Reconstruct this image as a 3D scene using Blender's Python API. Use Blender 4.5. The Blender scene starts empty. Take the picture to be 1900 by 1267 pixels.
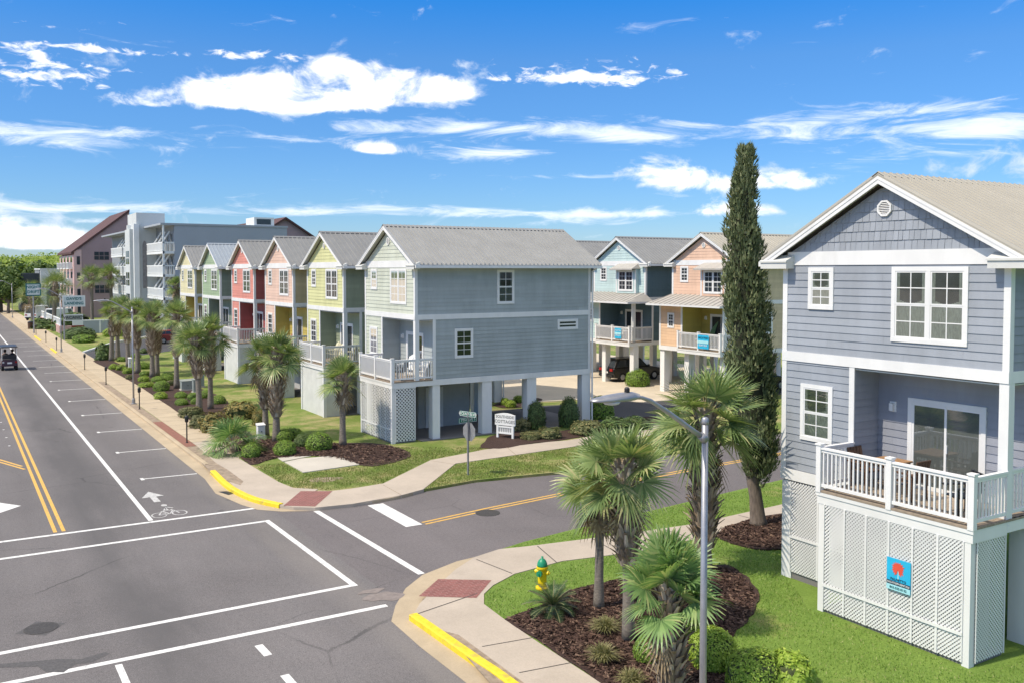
import bpy, bmesh, math, random
from mathutils import Vector, Matrix, noise as mnoise
from mathutils.geometry import tessellate_polygon
R = math.radians
sc = bpy.context.scene
col = sc.collection
V = Vector
# ------------------------------------------------------------------ camera
FPX, CX, HY, CAMH = 1690.0, 950.0, 502.0, 8.2
PIT, PSI = R(2.3), math.atan(1047 / 1690)
cd = bpy.data.cameras.new('camera'); cam = bpy.data.objects.new('camera', cd); col.objects.link(cam)
cam.location = (0, 0, CAMH); cam.rotation_euler = (R(90) - PIT, 0, -PSI)
cd.sensor_fit = 'HORIZONTAL'; cd.sensor_width = 36; cd.lens = FPX / 1900 * 36
cd.shift_y = -(633.5 - (HY + FPX * math.tan(PIT))) / 1900
cd.clip_start = .1; cd.clip_end = 6000
sc.camera = cam
# ------------------------------------------------------------------ exposure
sc.view_settings.view_transform = 'Standard'; sc.view_settings.look = 'None'
sc.view_settings.exposure = 0.26; sc.view_settings.gamma = 1; sc.view_settings.use_curve_mapping = False
# ------------------------------------------------------------------ sun (from the road side, a little behind the houses)
SUN_EL = R(54)
sdir = V((math.cos(SUN_EL), -0.07, -math.sin(SUN_EL))).normalized()
sl = bpy.data.lights.new('sun', 'SUN'); so = bpy.data.objects.new('sun', sl); col.objects.link(so)
sl.energy = 3.8; sl.angle = R(.53); sl.color = (1, .90, .76)
so.rotation_euler = sdir.to_track_quat('-Z', 'Y').to_euler(); so.location = (-40, 0, 60)
# ------------------------------------------------------------------ sky with clouds
def fdir(): return V((math.sin(PSI), math.cos(PSI), 0))
def az_el(px, py):
    u = (px - CX) / FPX; h = (HY - py) / FPX
    d = fdir() + V((math.cos(PSI), -math.sin(PSI), 0)) * u
    return math.atan2(d.x, d.y), math.atan2(h, d.length)
world = bpy.data.worlds.new('World'); sc.world = world; world.use_nodes = True
def build_world():
    nt = world.node_tree; N = nt.nodes; L = nt.links; N.clear()
    def nd(t, **k):
        n = N.new(t)
        for a, b in k.items(): setattr(n, a, b)
        return n
    def mth(op, a, b=None, c=None, clamp=False):
        n = nd('ShaderNodeMath', operation=op); n.use_clamp = clamp
        for i, v in enumerate((a, b, c)):
            if v is None: continue
            if isinstance(v, (int, float)): n.inputs[i].default_value = v
            else: L.new(v, n.inputs[i])
        return n.outputs[0]
    def mixc(f, a, b):
        n = nd('ShaderNodeMix', data_type='RGBA'); n.clamp_factor = True
        for s, v in ((0, f), (6, a), (7, b)):
            if isinstance(v, (int, float)): n.inputs[s].default_value = v
            elif isinstance(v, tuple): n.inputs[s].default_value = v
            else: L.new(v, n.inputs[s])
        return n.outputs[2]
    out = nd('ShaderNodeOutputWorld'); bg = nd('ShaderNodeBackground'); bg.inputs[1].default_value = .14
    L.new(bg.outputs[0], out.inputs[0])
    sky = nd('ShaderNodeTexSky'); sky.sky_type = 'NISHITA'; sky.sun_disc = False
    sky.sun_elevation = SUN_EL; sky.sun_rotation = R(-90); sky.air_density = 1.0; sky.dust_density = .25; sky.ozone_density = 1.4
    tc = nd('ShaderNodeTexCoord'); sp = nd('ShaderNodeSeparateXYZ'); L.new(tc.outputs['Generated'], sp.inputs[0])
    x, y, z = sp.outputs
    az = mth('ARCTAN2', x, y); el = mth('ARCSINE', z)
    # deeper blue with height, then neutral in the unseen part to whiten ambient light
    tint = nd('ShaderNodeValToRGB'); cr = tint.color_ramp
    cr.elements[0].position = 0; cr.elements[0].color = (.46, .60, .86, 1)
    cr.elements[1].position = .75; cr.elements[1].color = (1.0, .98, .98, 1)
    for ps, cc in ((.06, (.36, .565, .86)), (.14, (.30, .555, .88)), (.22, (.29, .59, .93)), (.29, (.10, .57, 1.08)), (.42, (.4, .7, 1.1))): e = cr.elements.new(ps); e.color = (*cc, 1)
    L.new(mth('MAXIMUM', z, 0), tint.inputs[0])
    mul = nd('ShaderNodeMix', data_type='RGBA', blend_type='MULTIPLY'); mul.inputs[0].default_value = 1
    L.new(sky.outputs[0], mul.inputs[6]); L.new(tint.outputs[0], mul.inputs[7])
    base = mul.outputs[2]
    def noise(sx, sy, scale, det, rough, dist=0, seed=0):
        c = nd('ShaderNodeCombineXYZ'); L.new(mth('MULTIPLY', az, sx), c.inputs[0]); L.new(mth('MULTIPLY', el, sy), c.inputs[1]); c.inputs[2].default_value = seed
        n = nd('ShaderNodeTexNoise'); n.inputs['Scale'].default_value = scale; n.inputs['Detail'].default_value = det
        n.inputs['Roughness'].default_value = rough; n.inputs['Distortion'].default_value = dist
        L.new(c.outputs[0], n.inputs['Vector']); return n.outputs[0]
    def blobs(lst):
        tot = None
        for px, py, rx, ry, amp in lst:
            a, e0 = az_el(px, py)
            da = mth('MULTIPLY', mth('SUBTRACT', az, a), FPX / rx)
            de = mth('MULTIPLY', mth('SUBTRACT', el, e0), FPX / ry)
            dl = mth('MAXIMUM', mth('MULTIPLY', de, -1.9), de)          # flatter undersides
            q = mth('ADD', mth('MULTIPLY', da, da), mth('MULTIPLY', dl, dl))
            g = mth('MULTIPLY', mth('EXPONENT', mth('MULTIPLY', q, -1)), amp)
            tot = g if tot is None else mth('ADD', tot, g)
        return tot
    def smooth(v, lo, hi):
        n = nd('ShaderNodeMapRange', interpolation_type='SMOOTHSTEP'); L.new(v, n.inputs[0])
        n.inputs[1].default_value = lo; n.inputs[2].default_value = hi; return n.outputs[0]
    white = (8.0, 8.0, 8.1, 1)
    # thick cumulus
    cum = blobs([(600, 185, 150, 52, 1.15), (730, 170, 130, 50, 1.0), (640, 140, 60, 30, .5), (400, 178, 95, 34, 1.0), (275, 194, 62, 20, 1.0), (480, 195, 70, 34, .8), (850, 178, 60, 20, .6),
                 (1290, 340, 115, 38, .95), (1215, 322, 50, 34, .7), (1480, 342, 90, 26, .9), (1300, 390, 60, 26, .85), (1400, 395, 55, 20, .8),
                 (30, 452, 110, 20, 1.1), (100, 446, 60, 18, .8), (700, 280, 80, 18, .8), (560, 268, 60, 10, .5), (-200, 420, 200, 50, 1), (2150, 300, 180, 50, 1), (2500, 230, 200, 60, 1), (-600, 300, 240, 60, 1)])
    n1 = noise(1, 1.5, 17, 10, .62, .35, 3.1)
    cum = mth('MINIMUM', cum, .9)
    c1 = smooth(mth('ADD', cum, mth('MULTIPLY', mth('SUBTRACT', n1, .5), 3.0)), .36, 1.0)
    # soft grey modelling inside the clouds
    n1b = noise(1, 1.5, 20, 5, .6, .2, 7.7)
    shade = mixc(smooth(mth('ADD', cum, n1b), .75, 1.35), (4.9, 5.6, 6.6, 1), white)
    # streaky thin cloud
    st = blobs([(120, 262, 230, 26, .8), (850, 242, 260, 26, .85), (900, 285, 120, 22, .65), (580, 265, 120, 14, .6), (1190, 250, 130, 26, .75), (1600, 248, 240, 32, .8), (1870, 240, 90, 28, .75),
                (700, 396, 620, 15, .62), (300, 412, 420, 13, .5), (1080, 416, 260, 14, .6), (130, 390, 260, 10, .5), (1050, 330, 160, 9, .5), (1700, 290, 300, 22, .5), (1120, 400, 200, 12, .5), (1180, 262, 110, 14, .6), (1330, 330, 260, 14, .35), (60, 240, 200, 16, .5), (900, 300, 100, 18, .5), (1600, 215, 240, 20, .4)])
    n2 = noise(1, 5.0, 10, 10, .66, .9, 1.3)
    c2 = mth('MULTIPLY', smooth(mth('ADD', st, mth('MULTIPLY', mth('SUBTRACT', n2, .5), 2.9)), .34, 1.25), .92)
    # little high flecks
    fl = blobs([(100, 135, 150, 40, .8), (60, 95, 60, 20, .5), (270, 52, 80, 9, .7), (255, 102, 100, 10, .75), (140, 60, 110, 8, .5), (540, 112, 130, 16, .75), (420, 108, 60, 14, .55), (1010, 150, 150, 22, .95), (1130, 160, 90, 20, .6), (60, 160, 110, 16, .6), (1080, 120, 200, 22, .35), (1250, 150, 120, 30, .4)])
    n3 = noise(1, 2.6, 42, 7, .6, .6, 5.5)
    c3 = mth('MULTIPLY', smooth(mth('ADD', fl, mth('MULTIPLY', mth('SUBTRACT', n3, .5), 2.6)), .62, 1.15), .85)
    # unseen broken bright cloud added high overhead to whiten the ambient light
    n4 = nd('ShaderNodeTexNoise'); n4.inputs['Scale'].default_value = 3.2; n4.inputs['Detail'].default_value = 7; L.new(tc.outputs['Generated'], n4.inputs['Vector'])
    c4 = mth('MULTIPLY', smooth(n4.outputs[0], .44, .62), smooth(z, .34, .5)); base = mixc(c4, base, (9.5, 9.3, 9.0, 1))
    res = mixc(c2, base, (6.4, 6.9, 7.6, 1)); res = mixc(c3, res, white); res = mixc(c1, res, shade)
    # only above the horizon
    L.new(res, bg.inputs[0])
build_world()
# ------------------------------------------------------------------ helpers
_fw, _rt = fdir(), V((math.cos(PSI), -math.sin(PSI), 0))
_F = _fw * math.cos(PIT) - V((0, 0, 1)) * math.sin(PIT); _U = V((0, 0, 1)) * math.cos(PIT) + _fw * math.sin(PIT)
_PY = HY + FPX * math.tan(PIT)
def gp(px, py, z=.1):
    "ground point seen at a place in the photograph"
    d = _F + _rt * ((px - CX) / FPX) - _U * ((py - _PY) / FPX); t = (z - CAMH) / d.z
    return (d.x * t, d.y * t)
def GP(*pts, z=.1): return [gp(a, b, z) for a, b in pts]

def tag(o, label=None, cat=None, group=None, kind=None):
    if label: o['label'] = label
    if cat: o['category'] = cat
    if group: o['group'] = group
    if kind: o['kind'] = kind
    return o
def empty(name, loc, rz=0, label=None, cat=None, group=None):
    o = bpy.data.objects.new(name, None); col.objects.link(o); o.location = loc; o.rotation_euler = (0, 0, rz)
    o.empty_display_size = .3
    return tag(o, label, cat, group)
def copy_tree(o, parent=None):
    c = o.copy(); col.objects.link(c)
    if parent: c.parent = parent
    for ch in o.children: copy_tree(ch, c)
    return c
class MB:
    def __init__(s): s.v = []; s.f = []; s.m = []
    def add(s, vs, fs, mi=0):
        b = len(s.v); s.v.extend([tuple(p) for p in vs])
        for f in fs: s.f.append(tuple(b + i for i in f)); s.m.append(mi)
    def quad(s, a, b, c, d, mi=0): s.add((a, b, c, d), ((0, 1, 2, 3),), mi)
    def hexa(s, p, mi=0):
        s.add(p, ((0, 3, 2, 1), (4, 5, 6, 7), (0, 1, 5, 4), (1, 2, 6, 5), (2, 3, 7, 6), (3, 0, 4, 7)), mi)
    def box(s, x0, x1, y0, y1, z0, z1, mi=0):
        s.hexa([(x0, y0, z0), (x1, y0, z0), (x1, y1, z0), (x0, y1, z0), (x0, y0, z1), (x1, y0, z1), (x1, y1, z1), (x0, y1, z1)], mi)
    def bar(s, p, q, w, h, mi=0, up=(0, 0, 1)):
        p, q = V(p), V(q); d = (q - p).normalized(); u = V(up)
        sd = d.cross(u)
        if sd.length < 1e-4: sd = d.cross(V((1, 0, 0)))
        sd.normalize(); u = sd.cross(d).normalized(); a, b = sd * (w / 2), u * (h / 2)
        s.hexa([p - a - b, p + a - b, p + a + b, p - a + b, q - a - b, q + a - b, q + a + b, q - a + b], mi)
    def tube(s, pts, rad, n=8, mi=0, cap=True):
        pts = [V(p) for p in pts]; b = len(s.v); k = len(pts)
        if isinstance(rad, (int, float)): rad = [rad] * k
        ref = V((0, 0, 1)) if abs((pts[-1] - pts[0]).normalized().z) < .9 else V((1, 0, 0))
        for i, p in enumerate(pts):
            d = (pts[min(i + 1, k - 1)] - pts[max(i - 1, 0)]).normalized(); sd = d.cross(ref).normalized(); u = sd.cross(d)
            for j in range(n):
                a = 2 * math.pi * j / n; s.v.append(tuple(p + (sd * math.cos(a) + u * math.sin(a)) * rad[i]))
        for i in range(k - 1):
            for j in range(n):
                s.f.append((b + i * n + j, b + i * n + (j + 1) % n, b + (i + 1) * n + (j + 1) % n, b + (i + 1) * n + j)); s.m.append(mi)
        if cap:
            s.f.append(tuple(b + j for j in range(n))[::-1]); s.m.append(mi)
            s.f.append(tuple(b + (k - 1) * n + j for j in range(n))); s.m.append(mi)
    def lathe(s, c, prof, n=16, mi=0):
        s.tube([(c[0], c[1], c[2] + z) for r, z in prof], [r for r, z in prof], n, mi)
    def prism(s, poly, z0, z1, mi=0):
        n = len(poly); b = len(s.v)
        s.v.extend([(p[0], p[1], z1) for p in poly]); s.v.extend([(p[0], p[1], z0) for p in poly])
        for t in tessellate_polygon([[V((p[0], p[1], 0)) for p in poly]]):
            s.f.append(tuple(b + i for i in t)); s.m.append(mi)
        for i in range(n):
            j = (i + 1) % n; s.f.append((b + i, b + j, b + n + j, b + n + i)); s.m.append(mi)
    def sheet(s, poly, z, mi=0):
        b = len(s.v); s.v.extend([(p[0], p[1], z) for p in poly])
        for t in tessellate_polygon([[V((p[0], p[1], 0)) for p in poly]]):
            a, bb, c = (V(poly[i]) for i in t)
            t = t if (bb - a).cross(c - a) > 0 else t[::-1]
            s.f.append(tuple(b + i for i in t)); s.m.append(mi)
    def build(s, name, mats, parent=None, smooth=False, fix=False):
        me = bpy.data.meshes.new(name); me.from_pydata(s.v, [], s.f)
        for m in (mats if isinstance(mats, (list, tuple)) else [mats]): me.materials.append(m)
        if any(s.m): me.polygons.foreach_set('material_index', s.m)
        if smooth: me.polygons.foreach_set('use_smooth', [True] * len(s.f))
        me.update()
        if fix:
            bm = bmesh.new(); bm.from_mesh(me); bmesh.ops.recalc_face_normals(bm, faces=bm.faces); bm.to_mesh(me); bm.free()
        o = bpy.data.objects.new(name, me); col.objects.link(o)
        if parent: o.parent = parent
        return o
def bevel(o, w=.01, seg=2):
    m = o.modifiers.new('bevel', 'BEVEL'); m.width = w; m.segments = seg; m.limit_method = 'ANGLE'; return o
class Fr:
    "a vertical plane: origin, rightward unit, outward unit"
    def __init__(s, o, u, n): s.o, s.u, s.n = V(o), V(u), V(n)
    def p(s, a, h, d=0): return s.o + s.u * a + V((0, 0, h)) + s.n * d
    def box(s, mb, a0, a1, h0, h1, d0, d1, mi=0):
        mb.hexa([s.p(a0, h0, d0), s.p(a1, h0, d0), s.p(a1, h0, d1), s.p(a0, h0, d1), s.p(a0, h1, d0), s.p(a1, h1, d0), s.p(a1, h1, d1), s.p(a0, h1, d1)], mi)
# ------------------------------------------------------------------ materials
def newmat(name):
    m = bpy.data.materials.new(name); m.use_nodes = True; nt = m.node_tree; nt.nodes.clear()
    out = nt.nodes.new('ShaderNodeOutputMaterial'); b = nt.nodes.new('ShaderNodeBsdfPrincipled')
    nt.links.new(b.outputs[0], out.inputs[0]); return m, nt, b, out
def tex(nt, scale, detail=5, rough=.6, vec=None, dist=0, kind='ShaderNodeTexNoise'):
    n = nt.nodes.new(kind); n.inputs['Scale'].default_value = scale
    if kind == 'ShaderNodeTexNoise':
        n.inputs['Detail'].default_value = detail; n.inputs['Roughness'].default_value = rough; n.inputs['Distortion'].default_value = dist
    if vec is not None: nt.links.new(vec, n.inputs['Vector'])
    return n
def mixn(nt, f, a, b, mode='MIX'):
    n = nt.nodes.new('ShaderNodeMix'); n.data_type = 'RGBA'; n.blend_type = mode
    for s, v in ((0, f), (6, a), (7, b)):
        if isinstance(v, (int, float)): n.inputs[s].default_value = v
        elif isinstance(v, (tuple, list)): n.inputs[s].default_value = (*v[:3], 1)
        else: nt.links.new(v, n.inputs[s])
    return n.outputs[2]
def mrange(nt, v, a, b, lo=0., hi=1.):
    n = nt.nodes.new('ShaderNodeMapRange'); nt.links.new(v, n.inputs[0])
    for i, k in enumerate((a, b, lo, hi)): n.inputs[i + 1].default_value = k
    return n.outputs[0]
def ocoord(nt, scale=None):
    t = nt.nodes.new('ShaderNodeTexCoord'); v = t.outputs['Object']
    if scale:
        mp = nt.nodes.new('ShaderNodeMapping'); mp.inputs['Scale'].default_value = scale; nt.links.new(v, mp.inputs[0]); v = mp.outputs[0]
    return v
def addbump(nt, b, h, strength, dist=.02):
    n = nt.nodes.new('ShaderNodeBump'); n.inputs['Strength'].default_value = strength; n.inputs['Distance'].default_value = dist
    nt.links.new(h, n.inputs['Height']); nt.links.new(n.outputs[0], b.inputs['Normal'])
def mat(name, c, rough=.65, var=.12, scale=3., bump=0., bscale=60., metal=0., spec=.4, stretch=None, c2=None, thr=None):
    m, nt, b, _ = newmat(name); v = ocoord(nt, stretch)
    n = tex(nt, scale, 7, .62, v); f = n.outputs[0]
    lo = tuple(k * (1 - var) for k in c); hi = tuple(min(1, k * (1 + var)) for k in c)
    cc = mixn(nt, mrange(nt, f, .3, .7), lo, hi)
    if c2:
        n2 = tex(nt, scale * .35, 8, .7, v); cc = mixn(nt, mrange(nt, n2.outputs[0], thr[0], thr[1]), cc, c2)
    nt.links.new(cc, b.inputs['Base Color'])
    b.inputs['Roughness'].default_value = rough; b.inputs['Metallic'].default_value = metal; b.inputs['Specular IOR Level'].default_value = spec
    if bump: addbump(nt, b, tex(nt, bscale, 4, .6, v).outputs[0], bump)
    return m
def leafmat(name, c1, c2, c3=None, trans=.22, rough=.5):
    m, nt, b, out = newmat(name)
    g = nt.nodes.new('ShaderNodeNewGeometry'); rp = nt.nodes.new('ShaderNodeValToRGB'); cr = rp.color_ramp
    cr.elements[0].color = (*c1, 1); cr.elements[1].color = (*c2, 1); cr.elements[0].position = .0; cr.elements[1].position = .75
    if c3: e = cr.elements.new(.97); e.color = (*c3, 1)
    nt.links.new(g.outputs['Random Per Island'], rp.inputs[0]); nt.links.new(rp.outputs[0], b.inputs['Base Color'])
    b.inputs['Roughness'].default_value = rough; b.inputs['Specular IOR Level'].default_value = .35
    t = nt.nodes.new('ShaderNodeBsdfTranslucent'); nt.links.new(mixn(nt, 1., rp.outputs[0], (1.2, 1.25, .6), 'MULTIPLY'), t.inputs[0])
    mx = nt.nodes.new('ShaderNodeMixShader'); mx.inputs[0].default_value = trans
    nt.links.new(b.outputs[0], mx.inputs[1]); nt.links.new(t.outputs[0], mx.inputs[2]); nt.links.new(mx.outputs[0], out.inputs[0])
    return m
def glassmat(name, refl=.25, tint=(.85, .9, .88)):
    m, nt, b, out = newmat(name); nt.nodes.remove(b)
    tr = nt.nodes.new('ShaderNodeBsdfTransparent'); tr.inputs[0].default_value = (*tint, 1)
    gl = nt.nodes.new('ShaderNodeBsdfGlossy'); gl.inputs[0].default_value = (.9, .95, 1, 1); gl.inputs['Roughness'].default_value = .03
    fr = nt.nodes.new('ShaderNodeFresnel'); fr.inputs[0].default_value = 1.5
    ad = nt.nodes.new('ShaderNodeMath'); ad.operation = 'ADD'; ad.inputs[1].default_value = refl - .04; ad.use_clamp = True; nt.links.new(fr.outputs[0], ad.inputs[0])
    mx = nt.nodes.new('ShaderNodeMixShader'); nt.links.new(ad.outputs[0], mx.inputs[0]); nt.links.new(tr.outputs[0], mx.inputs[1]); nt.links.new(gl.outputs[0], mx.inputs[2])
    nt.links.new(mx.outputs[0], out.inputs[0]); return m
def darkglass(name, c=(.02, .025, .03), rough=.06):
    m, nt, b, _ = newmat(name); n = tex(nt, 2.5, 4, .5, ocoord(nt))
    nt.links.new(mixn(nt, n.outputs[0], c, tuple(k * 2.2 for k in c)), b.inputs['Base Color'])
    b.inputs['Roughness'].default_value = rough; b.inputs['Specular IOR Level'].default_value = .6; return m
def asphalt(name, c, speck=.35, crack=.35, lane=None):
    m, nt, b, _ = newmat(name); v = ocoord(nt)
    big = mrange(nt, mixn(nt, .4, tex(nt, .16, 7, .66, v, .4).outputs[1], tex(nt, .55, 5, .6, ocoord(nt, (1, .06, 1))).outputs[1]), .36, .64); mid = mrange(nt, tex(nt, 1.1, 6, .7, v).outputs[0], .3, .7); fine = tex(nt, 38, 3, .75, v).outputs[0]
    cc = mixn(nt, big, tuple(k * .76 for k in c), tuple(k * 1.2 for k in c))
    cc = mixn(nt, 1., cc, mixn(nt, mrange(nt, tex(nt, 11, 6, .85, v).outputs[0], .3, .7), (.76,) * 3, (1.24,) * 3), 'MULTIPLY')
    cc = mixn(nt, mixn(nt, .35, (.5, .5, .5), mid), cc, mixn(nt, 1., cc, (1.12, 1.07, 1.05), 'MULTIPLY'))
    cc = mixn(nt, 1., cc, mixn(nt, mrange(nt, fine, .34, .66), (1 - speck,) * 3, (1 + speck,) * 3), 'MULTIPLY')
    if lane:
        # oil and tyre darkening down the middle of the driving lane, drips in it, pale grit by the kerb
        sx = nt.nodes.new('ShaderNodeSeparateXYZ'); nt.links.new(v, sx.inputs[0])
        def band(x0, w, hi):
            a = nt.nodes.new('ShaderNodeMath'); a.operation = 'SUBTRACT'; nt.links.new(sx.outputs[0], a.inputs[0]); a.inputs[1].default_value = x0
            b_ = nt.nodes.new('ShaderNodeMath'); b_.operation = 'ABSOLUTE'; nt.links.new(a.outputs[0], b_.inputs[0]); k = nt.nodes.new('ShaderNodeMath'); k.operation = 'MULTIPLY'
            nt.links.new(mrange(nt, b_.outputs[0], w * .35, w, hi, 0), k.inputs[0]); nt.links.new(mrange(nt, tex(nt, .5, 5, .6, ocoord(nt, (1, .25, 1))).outputs[0], .28, .55), k.inputs[1]); return k.outputs[0]
        cc = mixn(nt, band(lane, 1.25, .8), cc, tuple(q * .66 for q in c)); cc = mixn(nt, band(lane - 6.2, 1.25, .7), cc, tuple(q * .66 for q in c)); cc = mixn(nt, band(8.5, .7, .45), cc, tuple(min(1, q * 1.5) for q in (c[0], c[1] * .95, c[2] * .85)))
    sp = nt.nodes.new('ShaderNodeTexVoronoi'); sp.inputs['Scale'].default_value = .9; nt.links.new(mixn(nt, .12, v, tex(nt, 3, 4, .6, v).outputs[1]), sp.inputs['Vector'])
    k = nt.nodes.new('ShaderNodeMath'); k.operation = 'MULTIPLY'; nt.links.new(mrange(nt, sp.outputs['Distance'], .05, .13, .5, 0), k.inputs[0]); nt.links.new(mrange(nt, tex(nt, .4, 3, .5, v).outputs[0], .5, .6), k.inputs[1]); cc = mixn(nt, k.outputs[0], cc, tuple(q * .45 for q in c))
    # thin sealed cracks
    vw = mixn(nt, .2, v, tex(nt, .7, 5, .7, v).outputs[1]); vo = nt.nodes.new('ShaderNodeTexVoronoi'); vo.feature = 'DISTANCE_TO_EDGE'; vo.inputs['Scale'].default_value = .16
    nt.links.new(vw, vo.inputs['Vector'])
    ln = mrange(nt, vo.outputs[0], .0015, .0045, 1, 0); gate = mrange(nt, tex(nt, .22, 3, .5, v).outputs[0], .5, .6)
    ml = nt.nodes.new('ShaderNodeMath'); ml.operation = 'MULTIPLY'; nt.links.new(ln, ml.inputs[0]); nt.links.new(gate, ml.inputs[1])
    m2 = nt.nodes.new('ShaderNodeMath'); m2.operation = 'MULTIPLY'; nt.links.new(ml.outputs[0], m2.inputs[0]); m2.inputs[1].default_value = crack
    cc = mixn(nt, m2.outputs[0], cc, (.03, .03, .03))
    nt.links.new(cc, b.inputs['Base Color']); b.inputs['Roughness'].default_value = .88; b.inputs['Specular IOR Level'].default_value = .25
    addbump(nt, b, fine, .35, .01); return m
def lawnmat(name, c1, c2, dry, d0, d1):
    m, nt, b, _ = newmat(name); v = ocoord(nt)
    a = mrange(nt, tex(nt, .9, 7, .7, v).outputs[0], .3, .7); f = mrange(nt, tex(nt, 22, 5, .75, v).outputs[0], .3, .7)
    cc = mixn(nt, a, c1, c2); cc = mixn(nt, mrange(nt, tex(nt, .45, 9, .72, v, .3).outputs[0], d0, d1), cc, dry)
    cc = mixn(nt, 1., cc, mixn(nt, f, (.66, .7, .6), (1.3, 1.26, 1.3)), 'MULTIPLY')
    nt.links.new(cc, b.inputs['Base Color']); b.inputs['Roughness'].default_value = .9; b.inputs['Specular IOR Level'].default_value = .15
    addbump(nt, b, tex(nt, 45, 4, .7, v).outputs[0], .8, .04); return m
def concrete(name, c, joint=None, var=.14):
    m, nt, b, _ = newmat(name); v = ocoord(nt)
    a = mrange(nt, tex(nt, .5, 8, .68, v).outputs[0], .3, .7); f = mrange(nt, tex(nt, 30, 4, .7, v).outputs[0], .3, .7)
    cc = mixn(nt, a, tuple(k * (1 - var) for k in c), tuple(k * (1 + var * .7) for k in c))
    cc = mixn(nt, 1., cc, mixn(nt, f, (.9,) * 3, (1.08,) * 3), 'MULTIPLY')
    st = mrange(nt, tex(nt, .9, 9, .75, v, .5).outputs[0], .56, .75); cc = mixn(nt, mixn(nt, .3, (0, 0, 0), st), cc, tuple(k * .6 for k in c))
    nt.links.new(cc, b.inputs['Base Color']); b.inputs['Roughness'].default_value = .85; b.inputs['Specular IOR Level'].default_value = .3
    addbump(nt, b, tex(nt, 60, 4, .7, v).outputs[0], .2, .006); return m
def brickpave(name, c, mortar, sx=.1, sy=.2, wear=(.5, .8), rot=0):
    m, nt, b, _ = newmat(name); v = ocoord(nt)
    mp = nt.nodes.new('ShaderNodeMapping'); mp.inputs['Rotation'].default_value = (0, 0, rot); nt.links.new(v, mp.inputs[0])
    k = nt.nodes.new('ShaderNodeTexBrick'); k.inputs['Scale'].default_value = 1; k.inputs['Brick Width'].default_value = sy; k.inputs['Row Height'].default_value = sx
    k.inputs['Mortar Size'].default_value = .007; k.inputs['Color1'].default_value = (*c, 1); k.inputs['Color2'].default_value = (*[q * .72 for q in c], 1); k.inputs['Mortar'].default_value = (*mortar, 1)
    nt.links.new(mp.outputs[0], k.inputs['Vector'])
    cc = mixn(nt, mrange(nt, tex(nt, 2.2, 7, .7, v).outputs[0], *wear), k.outputs[0], mortar)
    nt.links.new(cc, b.inputs['Base Color']); b.inputs['Roughness'].default_value = .85; return m
def paint(name, c, wear=.5):
    "road paint, worn through in small patches"
    m, nt, b, _ = newmat(name); v = ocoord(nt)
    w = mrange(nt, tex(nt, 6, 10, .82, v).outputs[0], wear, wear + .13)
    cc = mixn(nt, mixn(nt, .6, (0, 0, 0), w), c, (.16, .155, .15)); nt.links.new(cc, b.inputs['Base Color']); b.inputs['Roughness'].default_value = .7; return m
def sidingmat(name, c):
    m, nt, b, _ = newmat(name); v = ocoord(nt); g = nt.nodes.new('ShaderNodeNewGeometry')
    cc = mixn(nt, g.outputs['Random Per Island'], tuple(k * .93 for k in c), tuple(min(1, k * 1.06) for k in c))
    st = tex(nt, 1.1, 8, .7, ocoord(nt, (1, 1, .25))); cc = mixn(nt, 1., cc, mixn(nt, mrange(nt, st.outputs[0], .35, .75), (1.05, 1.05, 1.05), (.80, .80, .785)), 'MULTIPLY')
    nt.links.new(cc, b.inputs['Base Color']); b.inputs['Roughness'].default_value = .6; b.inputs['Specular IOR Level'].default_value = .35
    addbump(nt, b, tex(nt, 8, 4, .6, ocoord(nt, (1, 1, 12))).outputs[0], .12, .01); return m
M = {}
M['asphalt'] = asphalt('asphalt', (.156, .148, .145), .4, .5, 4.15)
M['asphalt2'] = asphalt('asphalt_side_street', (.145, .134, .133), .3, .2)
M['asphalt3'] = asphalt('asphalt_court', (.075, .076, .08), .25, .1)
M['lawn'] = lawnmat('lawn', (.14, .20, .045), (.195, .255, .06), (.40, .33, .17), .47, .66)
M['lawn2'] = lawnmat('lawn_green', (.15, .24, .045), (.20, .30, .06), (.35, .31, .13), .56, .76)
M['land'] = lawnmat('land', (.09, .11, .04), (.12, .13, .05), (.2, .17, .1), .5, .7)
M['walk'] = concrete('sidewalk_concrete', (.50, .41, .285))
M['walk2'] = concrete('walk_concrete', (.47, .40, .32))
M['pad'] = concrete('pad_concrete', (.52, .48, .41))
M['gutter'] = concrete('gutter_concrete', (.46, .37, .25), None, .2)
M['court'] = concrete('court_concrete', (.58, .50, .38))
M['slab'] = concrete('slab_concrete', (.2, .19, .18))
M['dirt'] = mat('dirt', (.3, .235, .17), .95, .35, 5, .6, 40)
M['mulch'] = mat('mulch', (.055, .03, .022), .95, .7, 26, 1., 55)
M['yellowk'] = mat('yellow_kerb_paint', (.76, .58, .03), .6, .16, 7, .2, c2=(.40, .31, .12), thr=(.55, .75))
M['pw'] = paint('white_road_paint', (.74, .73, .69), .505)
M['py'] = paint('yellow_road_paint', (.70, .41, .08), .505)
M['pwf'] = paint('faded_road_paint', (.55, .54, .51), .47)
M['brick'] = brickpave('brick_ramp', (.27, .1, .085), (.32, .2, .165), .1, .2, (.62, .9))
M['brickflat'] = mat('brick_strip', (.25, .115, .08), .85, .25, 14, .3, 30)
M['white'] = mat('white_trim', (.76, .755, .73), .5, .06, 1.4, c2=(.60, .595, .56), thr=(.56, .8), stretch=(1, 1, .4))
M['whiter'] = mat('white_rail', (.8, .79, .77), .45, .04, 2)
M['soffit'] = mat('soffit', (.62, .62, .58), .6, .05, 2)
M['iron'] = mat('cast_iron', (.06, .055, .05), .7, .4, 20, .5, 50)
M['steel'] = mat('galvanised_steel', (.34, .34, .35), .42, .12, 6, .05, 80, metal=.55)
M['black'] = mat('black_paint', (.02, .02, .022), .4, .2, 6)
M['rubber'] = mat('rubber', (.018, .018, .018), .8, .2, 12)
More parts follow.
